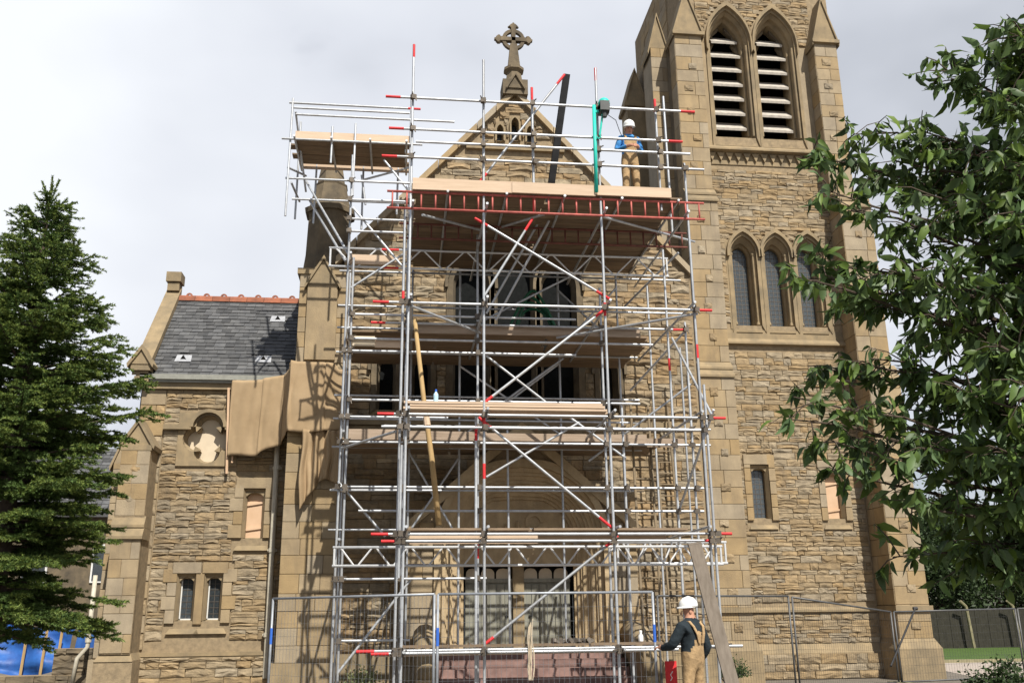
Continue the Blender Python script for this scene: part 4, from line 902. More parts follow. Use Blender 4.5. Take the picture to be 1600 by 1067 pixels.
toe((645, 278), (800, 285), 15.92, .23); toe((800, 283), (930, 292), 15.9, .22); toe((932, 289), (1048, 296), 15.92, .2)
toe((650, 505), (1000, 514), 18.05, .2, MTOE); toe((545, 525), (586, 526), 18.0, .2, PALE); toe((586, 530), (632, 531), 18.02, .17)
toe((545, 670), (622, 671), 18.55, .22, MTOE); toe((640, 673), (760, 675), 18.55, .2, MTOE); toe((760, 674), (1010, 682), 18.55, .2, MTOE); toe((1010, 684), (1068, 686), 18.55, .18, MTOE)
toe((640, 834), (840, 834), 16.05, .16); toe((840, 828), (1040, 828), 16.6, .2); toe((585, 1019), (1000, 1013), A-.02, .06)
toe((462, 206), (640, 213), 19.06, .2); toe((470, 251), (642, 259), 20.3, .2); toe((545, 398), (625, 400), 18.1, .2)
# small platform above the corner turret
for x, y, z0, z1 in ((-2.66, 19.0, 9.9, 12.75), (-2.62, 20.3, 10.4, 12.9), (-2.2, 20.3, 10.3, 12.4), (-1.75, 19.0, 11.2, 12.1), (-1.25, 19.0, 10.3, 12.2), (-.02, 19.0, 9.0, 13.0), (-1.1, 20.3, 10.2, 11.9), (-.3, 20.3, 10.6, 11.9)): standard(x, y, z0, z1)
for a, b, Y, red in (((452, 163), (657, 169), 19.0, (1,)), ((462, 182), (710, 188), 19.0, ()), ((440, 221), (660, 222), 18.95, ()), ((446, 280), (640, 284), 19.2, ()), ((456, 312), (640, 316), 19.3, ()), ((597, 243), (660, 246), 19.0, (0,)), ((455, 170), (640, 176), 20.3, ())): ledger(a, b, Y, red)
for x in (-2.55, -1.75, -.9, -.1): tube('transom', (x, 18.8, 11.73), (x, 20.5, 11.73))
for a, b, ya, yb in (((462, 175), (478, 300), 19.0, 20.3), ((450, 262), (478, 275), 19.0, 20.3), ((640, 262), (565, 282), 19.3, 20), ((640, 300), (600, 250), 19.2, 19.2), ((565, 274), (571, 320), 19.6, 19.6), ((455, 285), (468, 315), 19, 20)): brace(a, b, ya, yb)

# ------------------------------------------------------------------ loose things on and round the scaffold
def obj_line(name, label, cat, parts): pass
t = thing('steel_joist', 'black steel joist leaning against the rails of the top deck', 'joist', tuple(at(853, 282, 17.2)))
p0, p1 = Vector((at(853, 282, 17.2).x, 17.2, 9.26)), at(886, 116, 16.2)
q = MB(); q.bar(p0, p1, .13, .014, up=(0, -1, .2)); q.build('flange', BLK, t)
q = MB(); off = Vector((0, .12, .03)); q.bar(p0+off, p1+off, .13, .014, up=(0, -1, .2)); q.build('flange', BLK, t); q = MB(); q.bar(p0+off/2, p1+off/2, .012, .11, up=(0, -1, .2)); q.build('web', BLK, t)
t = thing('gin_hoist', 'sea-green hoist post with dark motor at the edge of the top deck', 'hoist', tuple(at(932, 300, 15.86)))
a, b = at(932, 300, 15.86), at(928, 165, 15.86)
q = MB(); q.tube(a, b, .036, 12); q.build('post', GREEN, t, smooth=True)
h = at(943, 170, 15.8); q = MB(); q.box(h.x-.09, h.x+.09, 15.66, 15.92, h.z-.10, h.z+.10); q.tube((h.x-.09, 15.79, h.z), (h.x+.10, 15.79, h.z), .115, 12); q.build('motor', DGREY, t)
q = MB(); q.lathe((h.x+.01, 15.79, h.z+.06), [(.11, 0), (.12, .05), (.09, .12), (.03, .16)], 10); q.build('motor_cover', GREEN, t, smooth=True)
q = MB(); q.bar((b.x, 15.86, h.z-.05), (h.x+.02, 15.8, h.z-.05), .05, .05); q.build('bracket', GREEN, t)
q = MB(); e_ = at(937, 212, 15.8); q.tube((h.x-.02, 15.79, h.z-.1), e_, .02, 6); q.path([e_+Vector((0, 0, .02)), e_+Vector((.02, 0, -.04)), e_+Vector((-.03, 0, -.07)), e_+Vector((-.05, 0, -.03))], .014, 6); q.build('hook', GREEN, t)
q = MB(); q.tube((h.x, 15.74, h.z-.1), (h.x, 15.74, h.z-.22), .045, 8); q.build('drum', DGREY, t)
q = MB(); q.path([at(950, 180, 15.8), at(962, 188, 16), at(968, 205, 16.2), at(975, 220, 16.3)], .007, 5); q.build('cable', BLK, t)
t = thing('timber_pole', 'long pale timber pole leaning inside the left bay of the scaffold', 'pole', tuple(at(686, 818, 17.3)))
a, b = at(686, 820, 17.2), at(648, 498, 17.6); q = MB(); q.path([a, a.lerp(b, .3)+Vector((.01, 0, 0)), a.lerp(b, .6)+Vector((-.01, 0, 0)), b], [.055, .052, .047, .04], 8); q.build('shaft', POLEWOOD, t, smooth=True)
q = MB(); c = a.lerp(b, .46); q.path([c, c.lerp(b, .08)], [.066, .06], 8); q.build('splice', TOE, t)
t = thing('leaning_plank', 'long weathered grey plank leaning on the right end of the scaffold', 'plank', tuple(at(1150, 1070, 15.2)))
a, b = at(1158, 1120, 15.3), at(1085, 848, 15.85); q = MB(); q.bar(a, b, .23, .038, up=(0, -1, .15)); q.build('board', GREYWOOD, t)
q = MB(); q.bar(b-(b-a).normalized()*.03, b+(b-a).normalized()*.004, .234, .042, up=(0, -1, .15)); q.build('end_band', RUST, t)
t = thing('wooden_ladder', 'brown timber pole ladder standing inside the right bay of the scaffold', 'ladder', (4.9, 18.6, 0))
for dx in (0, .38):
    q = MB(); q.tube((4.55+dx, 18.0, .1), (4.8+dx, 19.2, 5.9), .028, 8); q.build('stile', LADWOOD, t)
for i in range(22): f = .03+i*.043; q = MB(); c = Vector((4.55, 18.0, .1)).lerp(Vector((4.8, 19.2, 5.9)), f); q.tube(c, c+Vector((.38, 0, 0)), .016, 6); q.build('rung', LADWOOD, t)
t = thing('wooden_ladder', 'grey timber ladder against the sunlit wall right of the scaffold decks', 'ladder', (5.9, 20.6, 0))
for dx in (0, .36): q = MB(); q.tube((5.75+dx, 20.2, .1), (5.7+dx, 20.75, 6.2), .026, 8); q.build('stile', LADWOOD, t)
for i in range(23): f = .03+i*.042; q = MB(); c = Vector((5.75, 20.2, .1)).lerp(Vector((5.7, 20.75, 6.2)), f); q.tube(c, c+Vector((.36, 0, 0)), .015, 6); q.build('rung', LADWOOD, t)
p = at(681, 629, 16.1); t = thing('water_bottle', 'clear water bottle with blue cap standing on the middle front boards', 'bottle', (p.x, 16.1, 5.19))
q = MB(); q.lathe((p.x, 16.1, 5.19), [(.042, 0), (.045, .02), (.042, .08), (.045, .1), (.043, .15), (.018, .19), (.016, .2)], 12); q.build('body', WATER, t, smooth=True)
q = MB(); q.lathe((p.x, 16.1, 5.39), [(.02, 0), (.02, .035), (.012, .04)], 10); q.build('cap', BLUE, t)
t = thing('green_hose', 'coil of dark green hose arched over the upper boards before the window', 'hose', (2.9, 19.2, 7.1))
for k in range(4):
    a, b = at(790+k*5, 508, 19.2+.05*k), at(876-k*4, 508, 19.2+.05*k); pts = []
    for i in range(15): u = i/14; pts.append((a.x+(b.x-a.x)*u+.08*math.sin(6*u+k), 19.2+.06*k, 7.12+(1.3-.12*k)*math.sin(math.pi*u)**.6))
    q = MB(); q.path(pts, .032, 8); q.build('hose_loop', TEAL, t, smooth=True)
# a few loose fittings lying on the low front boards
for px, rz, wh in ((868, .3, 'leftmost of the row'), (880, 1.2, 'second from the left'), (893, 2.0, 'third from the left'), (903, .7, 'third from the right'), (913, 2.6, 'second from the right'), (922, 1.7, 'rightmost of the row')):
    p = at(px, 1005, 15.99); q = MB(); cm = COUP.copy(); o = link('loose_coupler', cm, None, 'loose dark steel coupler on the low front boards, '+wh, 'coupler', 'loose couplers on the low front boards', loc=(p.x, 16.06+.02*math.sin(px), 1.20), rot=(1.2, .2, rz))
p = at(1001, 985, 16.05); t = thing('white_flask', 'small white plastic flask standing on the low front boards', 'bottle', (p.x, 16.06, 1.148))
q = MB(); q.lathe((p.x, 16.06, 1.148), [(.04, 0), (.042, .02), (.042, .10), (.02, .13), (.02, .15)], 12); q.build('body', WHITE, t, smooth=True); q = MB(); q.lathe((p.x, 16.06, 1.298), [(.026, 0), (.026, .03), (.018, .034)], 10); q.build('cap', WHITE, t)
# pieces of rope and rag hanging at the middle of the doorway
t = thing('hanging_rope', 'frayed pale rope hanging on the low front rail before the doors', 'rope', tuple(at(828, 1000, 15.9)))
for k in range(5):
    pts = [at(826+k*1.5+random.uniform(-2, 2), yy, 15.9-.01*k) for yy in (978-k*3, 1000, 1020, 1045, 1062)]
    pts = [p_+Vector((random.uniform(-.03, .03), 0, 0)) for p_ in pts]; q = MB(); q.path(pts, .010, 5); q.build('strand', PALE, t)

# ------------------------------------------------------------------ brown sheeting over the corner
def sheet(name, label, rows, top, bot, nx, nz, fn, m):
    V = []; F = []
    for k in range(nz+1):
        for i in range(nx+1): V.append(fn(i/nx, k/nz))
    for k in range(nz):
        for i in range(nx): a = k*(nx+1)+i; F.append((a, a+1, a+nx+2, a+nx+1))
    q = MB(); q.add(V, F); o = q.build(name, m, None, smooth=True, fix=False, label=label, cat='sheeting')
    md = o.modifiers.new('thickness', 'SOLIDIFY'); md.thickness = .012; return o
keys = [(0, -4.02, 21.78), (.28, -3.3, 21.62), (.5, -2.78, 21.5), (.6, -2.62, 20.9), (.68, -2.52, 20.5), (.85, -1.75, 20.42), (.93, -1.38, 20.55), (1, -1.25, 20.9)]
def lerp_keys(u):
    for a, b in zip(keys, keys[1:]):
        if u <= b[0]: f = (u-a[0])/(b[0]-a[0]); f = f*f*(3-2*f); return a[1]+(b[1]-a[1])*f, a[2]+(b[2]-a[2])*f
    return keys[-1][1:]
def f1(u, v):
    x, y = lerp_keys(u); zt = 6.95-.05*math.sin(u*9)+(.12 if .6 < u < .9 else 0); zb = 5.22+.28*max(0, min(1, (u-.3)*4))+.03*math.sin(u*22)-.10*(1-u)
    am = .35+.65*max(0, min(1, (u-.35)*4)); r = am*(.03*math.sin(u*34+v*2)+.018*math.sin(u*71+3*v)+.03*math.sin(u*15-v*7)*v)
    return (x+.3*r, y-abs(r)*1.3-.06*v*math.sin(math.pi*u), zt+(zb-zt)*v)
sheet('debris_sheet', 'large brown sheet draped over the wing wall and corner buttress', 0, 0, 0, 90, 24, f1, HESS)
def f2(u, v):
    x = -2.2+.85*u; y = 20.34+.12*math.sin(u*3)-.05*math.sin(u*20+v*3)-.03*math.sin(u*41); zt = 5.5; zb = 4.4-.9*max(0, .45-u)*1.6+.05*math.sin(u*12)
    return (x+.02*math.sin(v*8+u*5), y, zt+(zb-zt)*v)
sheet('debris_sheet', 'narrow brown sheet hanging in folds down the corner buttress', 0, 0, 0, 40, 24, f2, HESS)
t = thing('sheet_batten', 'orange timber batten holding the left edge of the brown sheet', 'batten', (-4.05, 21.8, 4.9))
q = MB(); q.bar((-4.0, 21.84, 4.75), (-4.1, 21.84, 6.75), .05, .05); q.build('upright', PLY, t); q = MB(); q.bar((-3.9, 21.84, 5.0), (-3.93, 21.84, 6.0), .04, .04); q.build('upright', PLY, t)
# ------------------------------------------------------------------ ground, paths, lawn
q = MB(); q.add([(-900, -40, 0), (900, -40, 0), (900, 1500, 0), (-900, 1500, 0)], [(0, 1, 2, 3)]); q.build('ground', GRND, None, kind='structure', fix=False)
q = MB(); q.add([(14.0, 22.5, .006), (40, 24.5, .006), (44, 32, .006), (22, 36, .006), (17.2, 34, .006)], [(0, 1, 2, 3, 4)]); q.build('path', PATHM, None, kind='structure', fix=False)
q = MB(); q.add([(16.9, 29.6, .012), (60, 28, .012), (60, 39.5, .012), (14, 42, .012)], [(0, 1, 2, 3)]); q.build('lawn', GRASS, None, kind='structure', fix=False)
q = MB(); q.box(0, 1, 0, .12, 0, .1); k_ = q.build('kerb', CONC, None, kind='structure'); k_.location = (16.8, 29.45, 0); k_.scale = (30, 1, 1); k_.rotation_euler = (0, 0, -.037)
# far boundary: dark boarded fence with cranked concrete posts
t = thing('boundary_fence', 'dark boundary fence with cranked pale concrete posts beyond the lawn', 'fence', (26, 40, 0))
for i in range(26):
    q = MB(); q.box(18+i*.6, 18+i*.6+.585, 40.4, 40.44, 0, 1.62+random.uniform(-.02, .02)); q.build('board', FENCEDK, t)
for px in (1508, 1582):
    a = at(px+15, 1015, 40); q = MB(); q.tube((a.x, 40, 0), (a.x-.12, 40, 1.75), .07, 6); q.tube((a.x-.12, 40, 1.75), (a.x-.42, 39.9, 1.98), .06, 6); q.build('post', CONC, t)
for px in (1660, 1740): a = at(px, 1015, 40); q = MB(); q.tube((a.x, 40, 0), (a.x-.12, 40, 1.75), .07, 6); q.tube((a.x-.12, 40, 1.75), (a.x-.42, 39.9, 1.98), .06, 6); q.build('post', CONC, t)

# ------------------------------------------------------------------ site fence panels
def fence_panel(a, b, za, zb, label, blue=(), m=FGALV):
    a = Vector(a); b = Vector(b); t = thing('site_fence', label, 'fence', (a.x, a.y, 0), 'temporary mesh fence panels round the works')
    P_ = lambda u, v: a.lerp(b, u)+Vector((0, 0, .12+((za+(zb-za)*u)-.12)*v))
    for u in (0, 1):
        q = MB(); q.tube(P_(u, 0)-Vector((0, 0, .12)), P_(u, 1), .021, 8); po = q.build('post', m, t, smooth=True)
        if u in blue: q = MB(); q.tube(P_(u, .60), P_(u, .74), .023, 8); q.build('blue_clip_band', BLUE, po)
    for v in (0, 1): q = MB(); q.tube(P_(0, v), P_(1, v), .019, 8); q.build('rail', m, t, smooth=True)
    q = MB(); L_ = (b-a).length; n = int(L_/.075)
    for i in range(1, n): q.tube(P_(i/n, .01), P_(i/n, .99), .0022, 3, cap=False)
    for i in range(1, 9): q.tube(P_(.01, i/9), P_(.99, i/9), .0022, 3, cap=False)
    q.build('wire_mesh', m, t, kind='stuff', fix=False)
    for u in (0, 1): q = MB(); c = P_(u, 0); q.box(c.x-.11, c.x+.11, c.y-.3, c.y+.3, 0.001, .12); q.build('foot_block', CONC, t)
fence_panel((-2.09, 16.3, 0), (.48, 14.06, 0), 1.90, 1.90, 'leftmost mesh fence panel, running from the downpipe to the scaffold front', (0,))
fence_panel((.53, 14.03, 0), (3.75, 14.2, 0), 1.90, 1.91, 'mesh fence panel standing straight across before the doors', (0, 1))
fence_panel((4.4, 16.35, 0), (7.58, 18.35, 0), 1.89, 1.90, 'mesh fence panel behind the ground worker, up to the paired posts', (), DGALV)
fence_panel((7.68, 18.4, 0), (10.75, 20.4, 0), 1.88, 1.58, 'sagging mesh fence panel before the tower wall', (), DGALV)
fence_panel((10.85, 20.45, 0), (14.3, 21.3, 0), 1.58, 1.62, 'mesh fence panel before the right tower buttress', (), DGALV)
fence_panel((14.4, 21.35, 0), (17.8, 22.2, 0), 1.62, 1.62, 'rightmost mesh fence panel, crossing the lawn view', (), DGALV)
t = thing('fence_stay', 'dark raking stay propping the fence by the right buttress', 'stay', (11.4, 20.0, 0)); p0, p1 = at(1430, 950, 20.6), at(1392, 1040, 19.8); q = MB(); q.tube(p0, p1, .022, 8); q.build('tube', BLK, t); q = MB(); q.tube(p0-Vector((.05, 0, 0)), p0+Vector((.05, 0, 0)), .035, 8); q.build('clip', BLK, t)
p = at(1047, 1052, 14.15); t = thing('red_sign_board', 'small bright red board hung on the fence beside the ground worker', 'sign', (3.95, 14.1, .7))
q = MB(); q.box(p.x-.085, p.x+.085, 14.08, 14.10, .55, .93); q.build('plate', RED, t)
q = MB(); q.path([(p.x-.02, 14.076, .66), (p.x+.01, 14.076, .70), (p.x-.015, 14.076, .74), (p.x+.02, 14.076, .79)], .006, 5); q.build('pale_mark', WHITE, t)

# ------------------------------------------------------------------ plants
def leaf_cloud(pts, size, rng, flat=.5, length=2.2):
    """many small folded leaves at the given points"""
    P_ = np.asarray(pts); n = len(P_); d = rng.normal(size=(n, 3)); d /= np.linalg.norm(d, axis=1)[:, None]
    s = rng.normal(size=(n, 3)); s -= (s*d).sum(1)[:, None]*d; s /= np.linalg.norm(s, axis=1)[:, None]
    sz = size*rng.uniform(.6, 1.3, n)[:, None]; V = np.stack([P_, P_+d*sz*.5*length+s*sz*flat, P_+d*sz*length, P_+d*sz*.5*length-s*sz*flat], 1).reshape(-1, 3)
    i = np.arange(n)*4; F = np.stack([np.stack([i, i+1, i+2], 1), np.stack([i, i+2, i+3], 1)], 1).reshape(-1, 3); return V, F
def bush(name, label, c, rad, n, m, size, cat='shrub', seed=1, stems=5):
    rng = np.random.default_rng(seed); t = thing(name, label, cat, (c[0], c[1], 0))
    cl = rng.normal(size=(26, 3)); cl /= np.linalg.norm(cl, axis=1)[:, None]; cl *= rng.uniform(.35, .95, 26)[:, None]
    k = rng.integers(0, 26, n); p = cl[k]+rng.normal(size=(n, 3))*.2; p[:, 2] = np.abs(p[:, 2]+.3)-.3
    p = p*np.array(rad)+np.array(c); p[:, 2] = np.maximum(p[:, 2], .03)
    V, F = leaf_cloud(p, size, rng); link('foliage', trimesh('foliage', V, F, m), t, kind='stuff')
    q = MB()
    for i in range(stems): e_ = cl[i]*np.array(rad)*.8+np.array(c); q.path([(c[0], c[1], 0), ((c[0]+e_[0])/2, (c[1]+e_[1])/2, max(.1, e_[2]*.5)), tuple(e_)], [.03, .022, .008], 6)
    q.build('stems', BARK, t); return t
bush('potted_shrub', 'low green shrub at the foot of the tower by the plank', (7.25, 21.2, .35), (.38, .35, .33), 2200, SHRUB, .028, seed=3)
bush('dry_plant', 'pale feathery plant at the foot of the scaffold on the left', (-.75, 18.3, .35), (.5, .35, .36), 1500, STRAW, .03, seed=4)
bush('dark_bush', 'dark spiky bush beside the pale path at bottom right', (9.2, 14.2, .38), (.55, .5, .42), 3600, DSHRUB, .035, seed=5)
def backtree(label, c, h, rad, n, m, size, seed):
    rng = np.random.default_rng(seed); t = thing('background_tree', label, 'tree', (c[0], c[1], 0), 'trees beyond the lawn')
    q = MB(); q.path([(c[0], c[1], 0), (c[0]+.1, c[1], h*.4), (c[0]-.1, c[1], h*.8)], [.28, .2, .06], 8)
    cl = rng.normal(size=(60, 3)); cl /= np.linalg.norm(cl, axis=1)[:, None]; cl *= rng.uniform(.4, 1, 60)[:, None]; cl = cl*np.array([rad, rad, h*.47])+np.array([c[0], c[1], h*.53])
    for i in range(14): q.path([(c[0], c[1], cl[i][2]*.5), tuple((cl[i]+np.array([c[0], c[1], cl[i][2]*.8]))/2), tuple(cl[i])], [.09, .05, .015], 5)
    q.build('trunk', BARK, t)
    k = rng.integers(0, 60, n); p = cl[k]+rng.normal(size=(n, 3))*np.array([rad, rad, h*.4])*.17; p[:, 2] = np.maximum(p[:, 2], .1)
    V, F = leaf_cloud(p, size, rng); link('crown', trimesh('crown', V, F, m), t, kind='stuff')
backtree('dense dark tree just right of the tower foot, beyond the lawn', (24.5, 43.5), 7.2, 3.0, 16000, DSHRUB, .10, 11)
backtree('broad dark tree behind the boundary fence at the right edge', (30.0, 45), 6.6, 3.6, 16000, DSHRUB, .10, 12)
backtree('bushy tree behind the fence between the two larger dark trees', (27, 48), 8.5, 3.4, 13000, SHRUB, .11, 13)
backtree('low spreading tree hugging the fence at far right', (34.5, 44), 5.6, 3.2, 10000, DSHRUB, .10, 14)

# spruce: whorls of drooping boughs, every needle a sliver
def spruce(base, H, RX, label, seed, nw=30):
    rng = np.random.default_rng(seed); t = thing('spruce_tree', label, 'tree', base); bx, by, _ = base
    q = MB(); q.path([(bx, by, 0), (bx+.03, by, H*.5), (bx, by, H)], [.16, .09, .012], 8); q.build('trunk', BARK, t)
    bq = MB(); NP = []; ND = []; NM = []
    def twig(p0, p1, fresh, droop=.0, dens=1.):
        L_ = np.linalg.norm(p1-p0); n = int(max(14, L_*300*dens)); u = rng.uniform(0, 1, n); d = (p1-p0)/max(L_, 1e-6)
        pts = p0+(p1-p0)*u[:, None]; r = rng.normal(size=(n, 3)); r -= (r@d)[:, None]*d; r /= np.linalg.norm(r, axis=1)[:, None]; r[:, 2] += .18
        nd = r*.8+d*.75; nd /= np.linalg.norm(nd, axis=1)[:, None]; NP.append(pts); ND.append(nd*rng.uniform(.022, .042, n)[:, None]*1.15); NM.append(np.where((u > .55) & (rng.uniform(size=n) < fresh), 1, 0))
    z = 1.5
    while z < H-.4:
        f = 1-z/H; Rr = RX(f); nb = int(7+6*f)
        for i in range(nb):
            a = rng.uniform(0, 2*math.pi); L_ = Rr*rng.uniform(.62, 1.12); up = .12+.95*(1-f)**2.2
            z0 = z+rng.uniform(-.1, .1); P0 = np.array([bx, by, z0]); dr = np.array([math.cos(a), math.sin(a), 0]); pts = []
            for k in range(8):
                u = k/7; pts.append(P0+dr*L_*u+np.array([0, 0, L_*(up*u-.42*u*u*f*1.3+.14*u**3)]))
            bq.path([tuple(p) for p in pts], [max(.004, .03*(1-u_/7)*min(1, L_)) for u_ in range(8)], 5)
            side = np.array([-dr[1], dr[0], 0]); nt_ = int(7+L_*18)
            for k in range(nt_):
                u = rng.uniform(.14, 1.0) if L_ > .5 else rng.uniform(0, 1); j = min(6, int(u*7)); p = pts[j]+(pts[j+1]-pts[j])*(u*7-j)
                s = rng.choice((-1, 1)); tl = (.12+.42*L_*.35*(1-u)+.12)*rng.uniform(.6, 1.2)*min(1, .5+L_*.5); d = side*s*rng.uniform(.5, 1)+dr*rng.uniform(.5, 1.0)+np.array([0, 0, rng.uniform(-.30, .18)]); d /= np.linalg.norm(d)
                e_ = p+d*tl; twig(p, e_, .7*(u > .45))
                if tl > .22:
                    for s2 in (-1, 1): m = p+d*tl*.5; d2 = d+s2*np.cross(d, [0, 0, 1])*.8+np.array([0, 0, rng.uniform(-.2, .1)]); d2 /= np.linalg.norm(d2); twig(m, m+d2*tl*.5, .7*(u > .45))
            twig(pts[5], pts[7], .7); twig(pts[3], pts[5], .2)
        z += (.16+.07*f)
    for k in range(7): a = rng.uniform(0, 6.28); twig(np.array([bx, by, H-.35]), np.array([bx+.12*math.cos(a), by+.12*math.sin(a), H-.05+rng.uniform(-.12, .12)]), .6, dens=1.6)
    twig(np.array([bx, by, H-.5]), np.array([bx, by, H+.12]), .4, dens=1.3)
    for k in range(9): a = rng.uniform(0, 6.28); z0 = H-rng.uniform(.35, 1.1); l_ = rng.uniform(.22, .42); twig(np.array([bx, by, z0]), np.array([bx+l_*.62*math.cos(a), by+l_*.62*math.sin(a), z0+l_*.85]), .5, dens=1.1)
    bq.build('boughs', BARK, t)
    NP = np.concatenate(NP); ND = np.concatenate(ND); NM = np.concatenate(NM); n = len(NP)
    wv = rng.normal(size=(n, 3)); wv -= (wv*ND).sum(1)[:, None]*ND/((ND**2).sum(1)[:, None]); wv /= np.linalg.norm(wv, axis=1)[:, None]; wv *= .0075
    V = np.stack([NP-wv, NP+wv, NP+ND], 1).reshape(-1, 3); F = np.arange(n*3).reshape(-1, 3)
    link('crown', trimesh('needles', V, F, [NEED, NEED2], mi=NM), t, kind='stuff'); print('spruce needles', n)
spruce((-5.15, 13.0, 0), 7.65, lambda f: .05+1.58*min(1, f*2.05)**1.05-.7*max(0, f-.5), 'dark green spruce tree filling the left edge of the view', 21)
spruce((-6.75, 14.2, 0), 6.9, lambda f: .08+1.68*min(1, f*2.1)**.9, 'second spruce tree peeking in at the far left edge', 22)

# cherry-like tree on the right: limbs, twigs, drooping pointed leaves
def leafy_tree():
    rng = np.random.default_rng(5); t = thing('leafy_tree', 'broad-leaved tree reaching in from the right with drooping pointed leaves', 'tree', (6.6, 6.8, 0))
    base = Vector((6.9, 6.9, 0)); q = MB(); q.path([base, base+Vector((-.08, 0, 1.2)), base+Vector((-.05, .05, 2.6)), base+Vector((.05, .1, 4.2)), base+Vector((0, .1, 6.2))], [.2, .17, .15, .10, .03], 10); q.build('trunk', BARK, t, smooth=True)
    tips = [(1250, 245, 7.4), (1335, 210, 7.2), (1300, 300, 7.0), (1240, 400, 7.2), (1235, 430, 6.6), (1330, 330, 6.6), (1395, 250, 7.0), (1440, 205, 6.8), (1480, 110, 6.6), (1600, 10, 6.6), (1545, 75, 6.5), (1575, 40, 6.2), (1615, 50, 6.8), (1590, 130, 6.6), (1225, 620, 7.0), (1220, 655, 6.7), (1268, 575, 7.2), (1290, 690, 6.6), (1300, 735, 6.9), (1330, 640, 6.5), (1360, 560, 6.8), (1320, 470, 7.1), (1380, 420, 6.5), (1400, 350, 6.9), (1440, 300, 6.3), (1395, 870, 6.9), (1410, 790, 6.5), (1440, 700, 6.4), (1450, 600, 6.8), (1470, 500, 6.5), (1480, 420, 6.0), (1510, 330, 6.4), (1520, 240, 6.2), (1550, 150, 6.0), (1590, 90, 6.3), (1500, 780, 6.6), (1540, 850, 6.8), (1580, 800, 6.3), (1560, 700, 6.0), (1520, 620, 6.2), (1560, 540, 5.9), (1590, 450, 6.2), (1590, 330, 5.9), (1600, 600, 5.7), (1610, 240, 6.5), (1480, 860, 7.4), (1600, 880, 6.9), (1370, 700, 7.2), (1420, 640, 7.4), (1500, 560, 7.2), (1540, 440, 7.3), (1580, 380, 7.0), (1620, 500, 6.5), (1620, 700, 6.6), (1620, 150, 7), (1640, 380, 6.1), (1530, 350, 7.6), (1480, 270, 7.4), (1350, 260, 7.5), (1290, 430, 6.9), (1375, 480, 7.3), (1310, 560, 6.9), (1650, 600, 7.2), (1660, 250, 7.2), (1700, 450, 6.6), (1700, 750, 6.8), (1750, 300, 7), (1740, 600, 6.2)]
    LP = []; LD = []; LS = []
    for i, (px, py, Y) in enumerate(tips):
        px += 15 if px < 1300 and py > 550 else 0
        e_ = at(px, py, Y); z0 = max(1.5, min(5.6, e_.z-.5-.16*(base.x-e_.x))); p0 = base+Vector((-.05, .06, z0)); m = p0.lerp(e_, .5)+Vector((0, rng.uniform(-.2, .2), .22)); pts = [p0]
        for k in range(1, 9):
            u = k/8; p = p0*(1-u)**2+m*2*u*(1-u)+e_*u*u; pts.append(p+Vector(rng.normal(size=3)*.03*(u < 1)))
        q = MB(); q.path(pts, [.035*(1-u/8)+.005 for u in range(9)], 6); q.build('branch', BARK, t)
        for k in range(23 if px < 1440 else 35):
            u = rng.uniform(.22, 1.02)**.7; j = min(7, int(u*8)); p = pts[j].lerp(pts[j+1], min(1, u*8-j)); dr = (e_-p0).normalized()
            d = Vector(rng.normal(size=3)); d.z = d.z*.5-.1; d = (d.normalized()*.9+dr*.7).normalized(); L_ = rng.uniform(.12, .42)
            tw = p+d*L_
            q2 = [p, p+d*L_*.5+Vector((0, 0, .02)), tw+Vector((0, 0, -.05*L_))]
            TW_.path(q2, [.006, .005, .003], 4)
            for s in range(int(rng.integers(6, 12))):
                f = rng.uniform(.2, 1); c = p.lerp(tw, f); ld = (d*.5+Vector(rng.normal(size=3))*.55+Vector((0, 0, -.95))).normalized(); LP.append(c); LD.append(ld); LS.append(rng.uniform(.07, .20))
    TW_.build('twigs', BARK, t)
    def leaf(p, d, L_, rng):
        s = d.cross(Vector(rng.normal(size=3))).normalized(); n = s.cross(d); wd = L_*.175; out = []
        for u, ww, bn in ((0, .12, 0), (.3, 1, .02), (.62, .85, .0), (1, 0, -.10)):
            c = p+d*L_*u+n*(-.22*L_*u*u+bn*L_)
            out.append((c-s*wd*ww+n*wd*.35*ww, c, c+s*wd*ww+n*wd*.35*ww) if ww > 0 else (c, c, c))
        V = [out[0][1], out[1][0], out[1][1], out[1][2], out[2][0], out[2][1], out[2][2], out[3][1]]
        return V, [(0, 1, 2), (0, 2, 3), (1, 4, 5), (1, 5, 2), (2, 5, 6), (2, 6, 3), (4, 7, 5), (5, 7, 6)]
    order = sorted(range(len(LP)), key=lambda i: (0 if (0 < to_px(LP[i])[0] < 1600 and 0 < to_px(LP[i])[1] < 1067) else 1, -LS[i]/LP[i].y))
    AV = []; AF = []; o = 0
    for r_, i in enumerate(order):
        V, F = leaf(LP[i], LD[i], LS[i], rng)
        if r_ < 300: link('leaf', trimesh('leaf', [tuple(v) for v in V], F, LEAF, True), t)
        else: AV += [tuple(v) for v in V]; AF += [tuple(k+o for k in f) for f in F]; o += 8
    link('crown', trimesh('leaves', AV, AF, LEAF, True), t, kind='stuff'); print('leaves', len(order))
TW_ = MB(); leafy_tree()

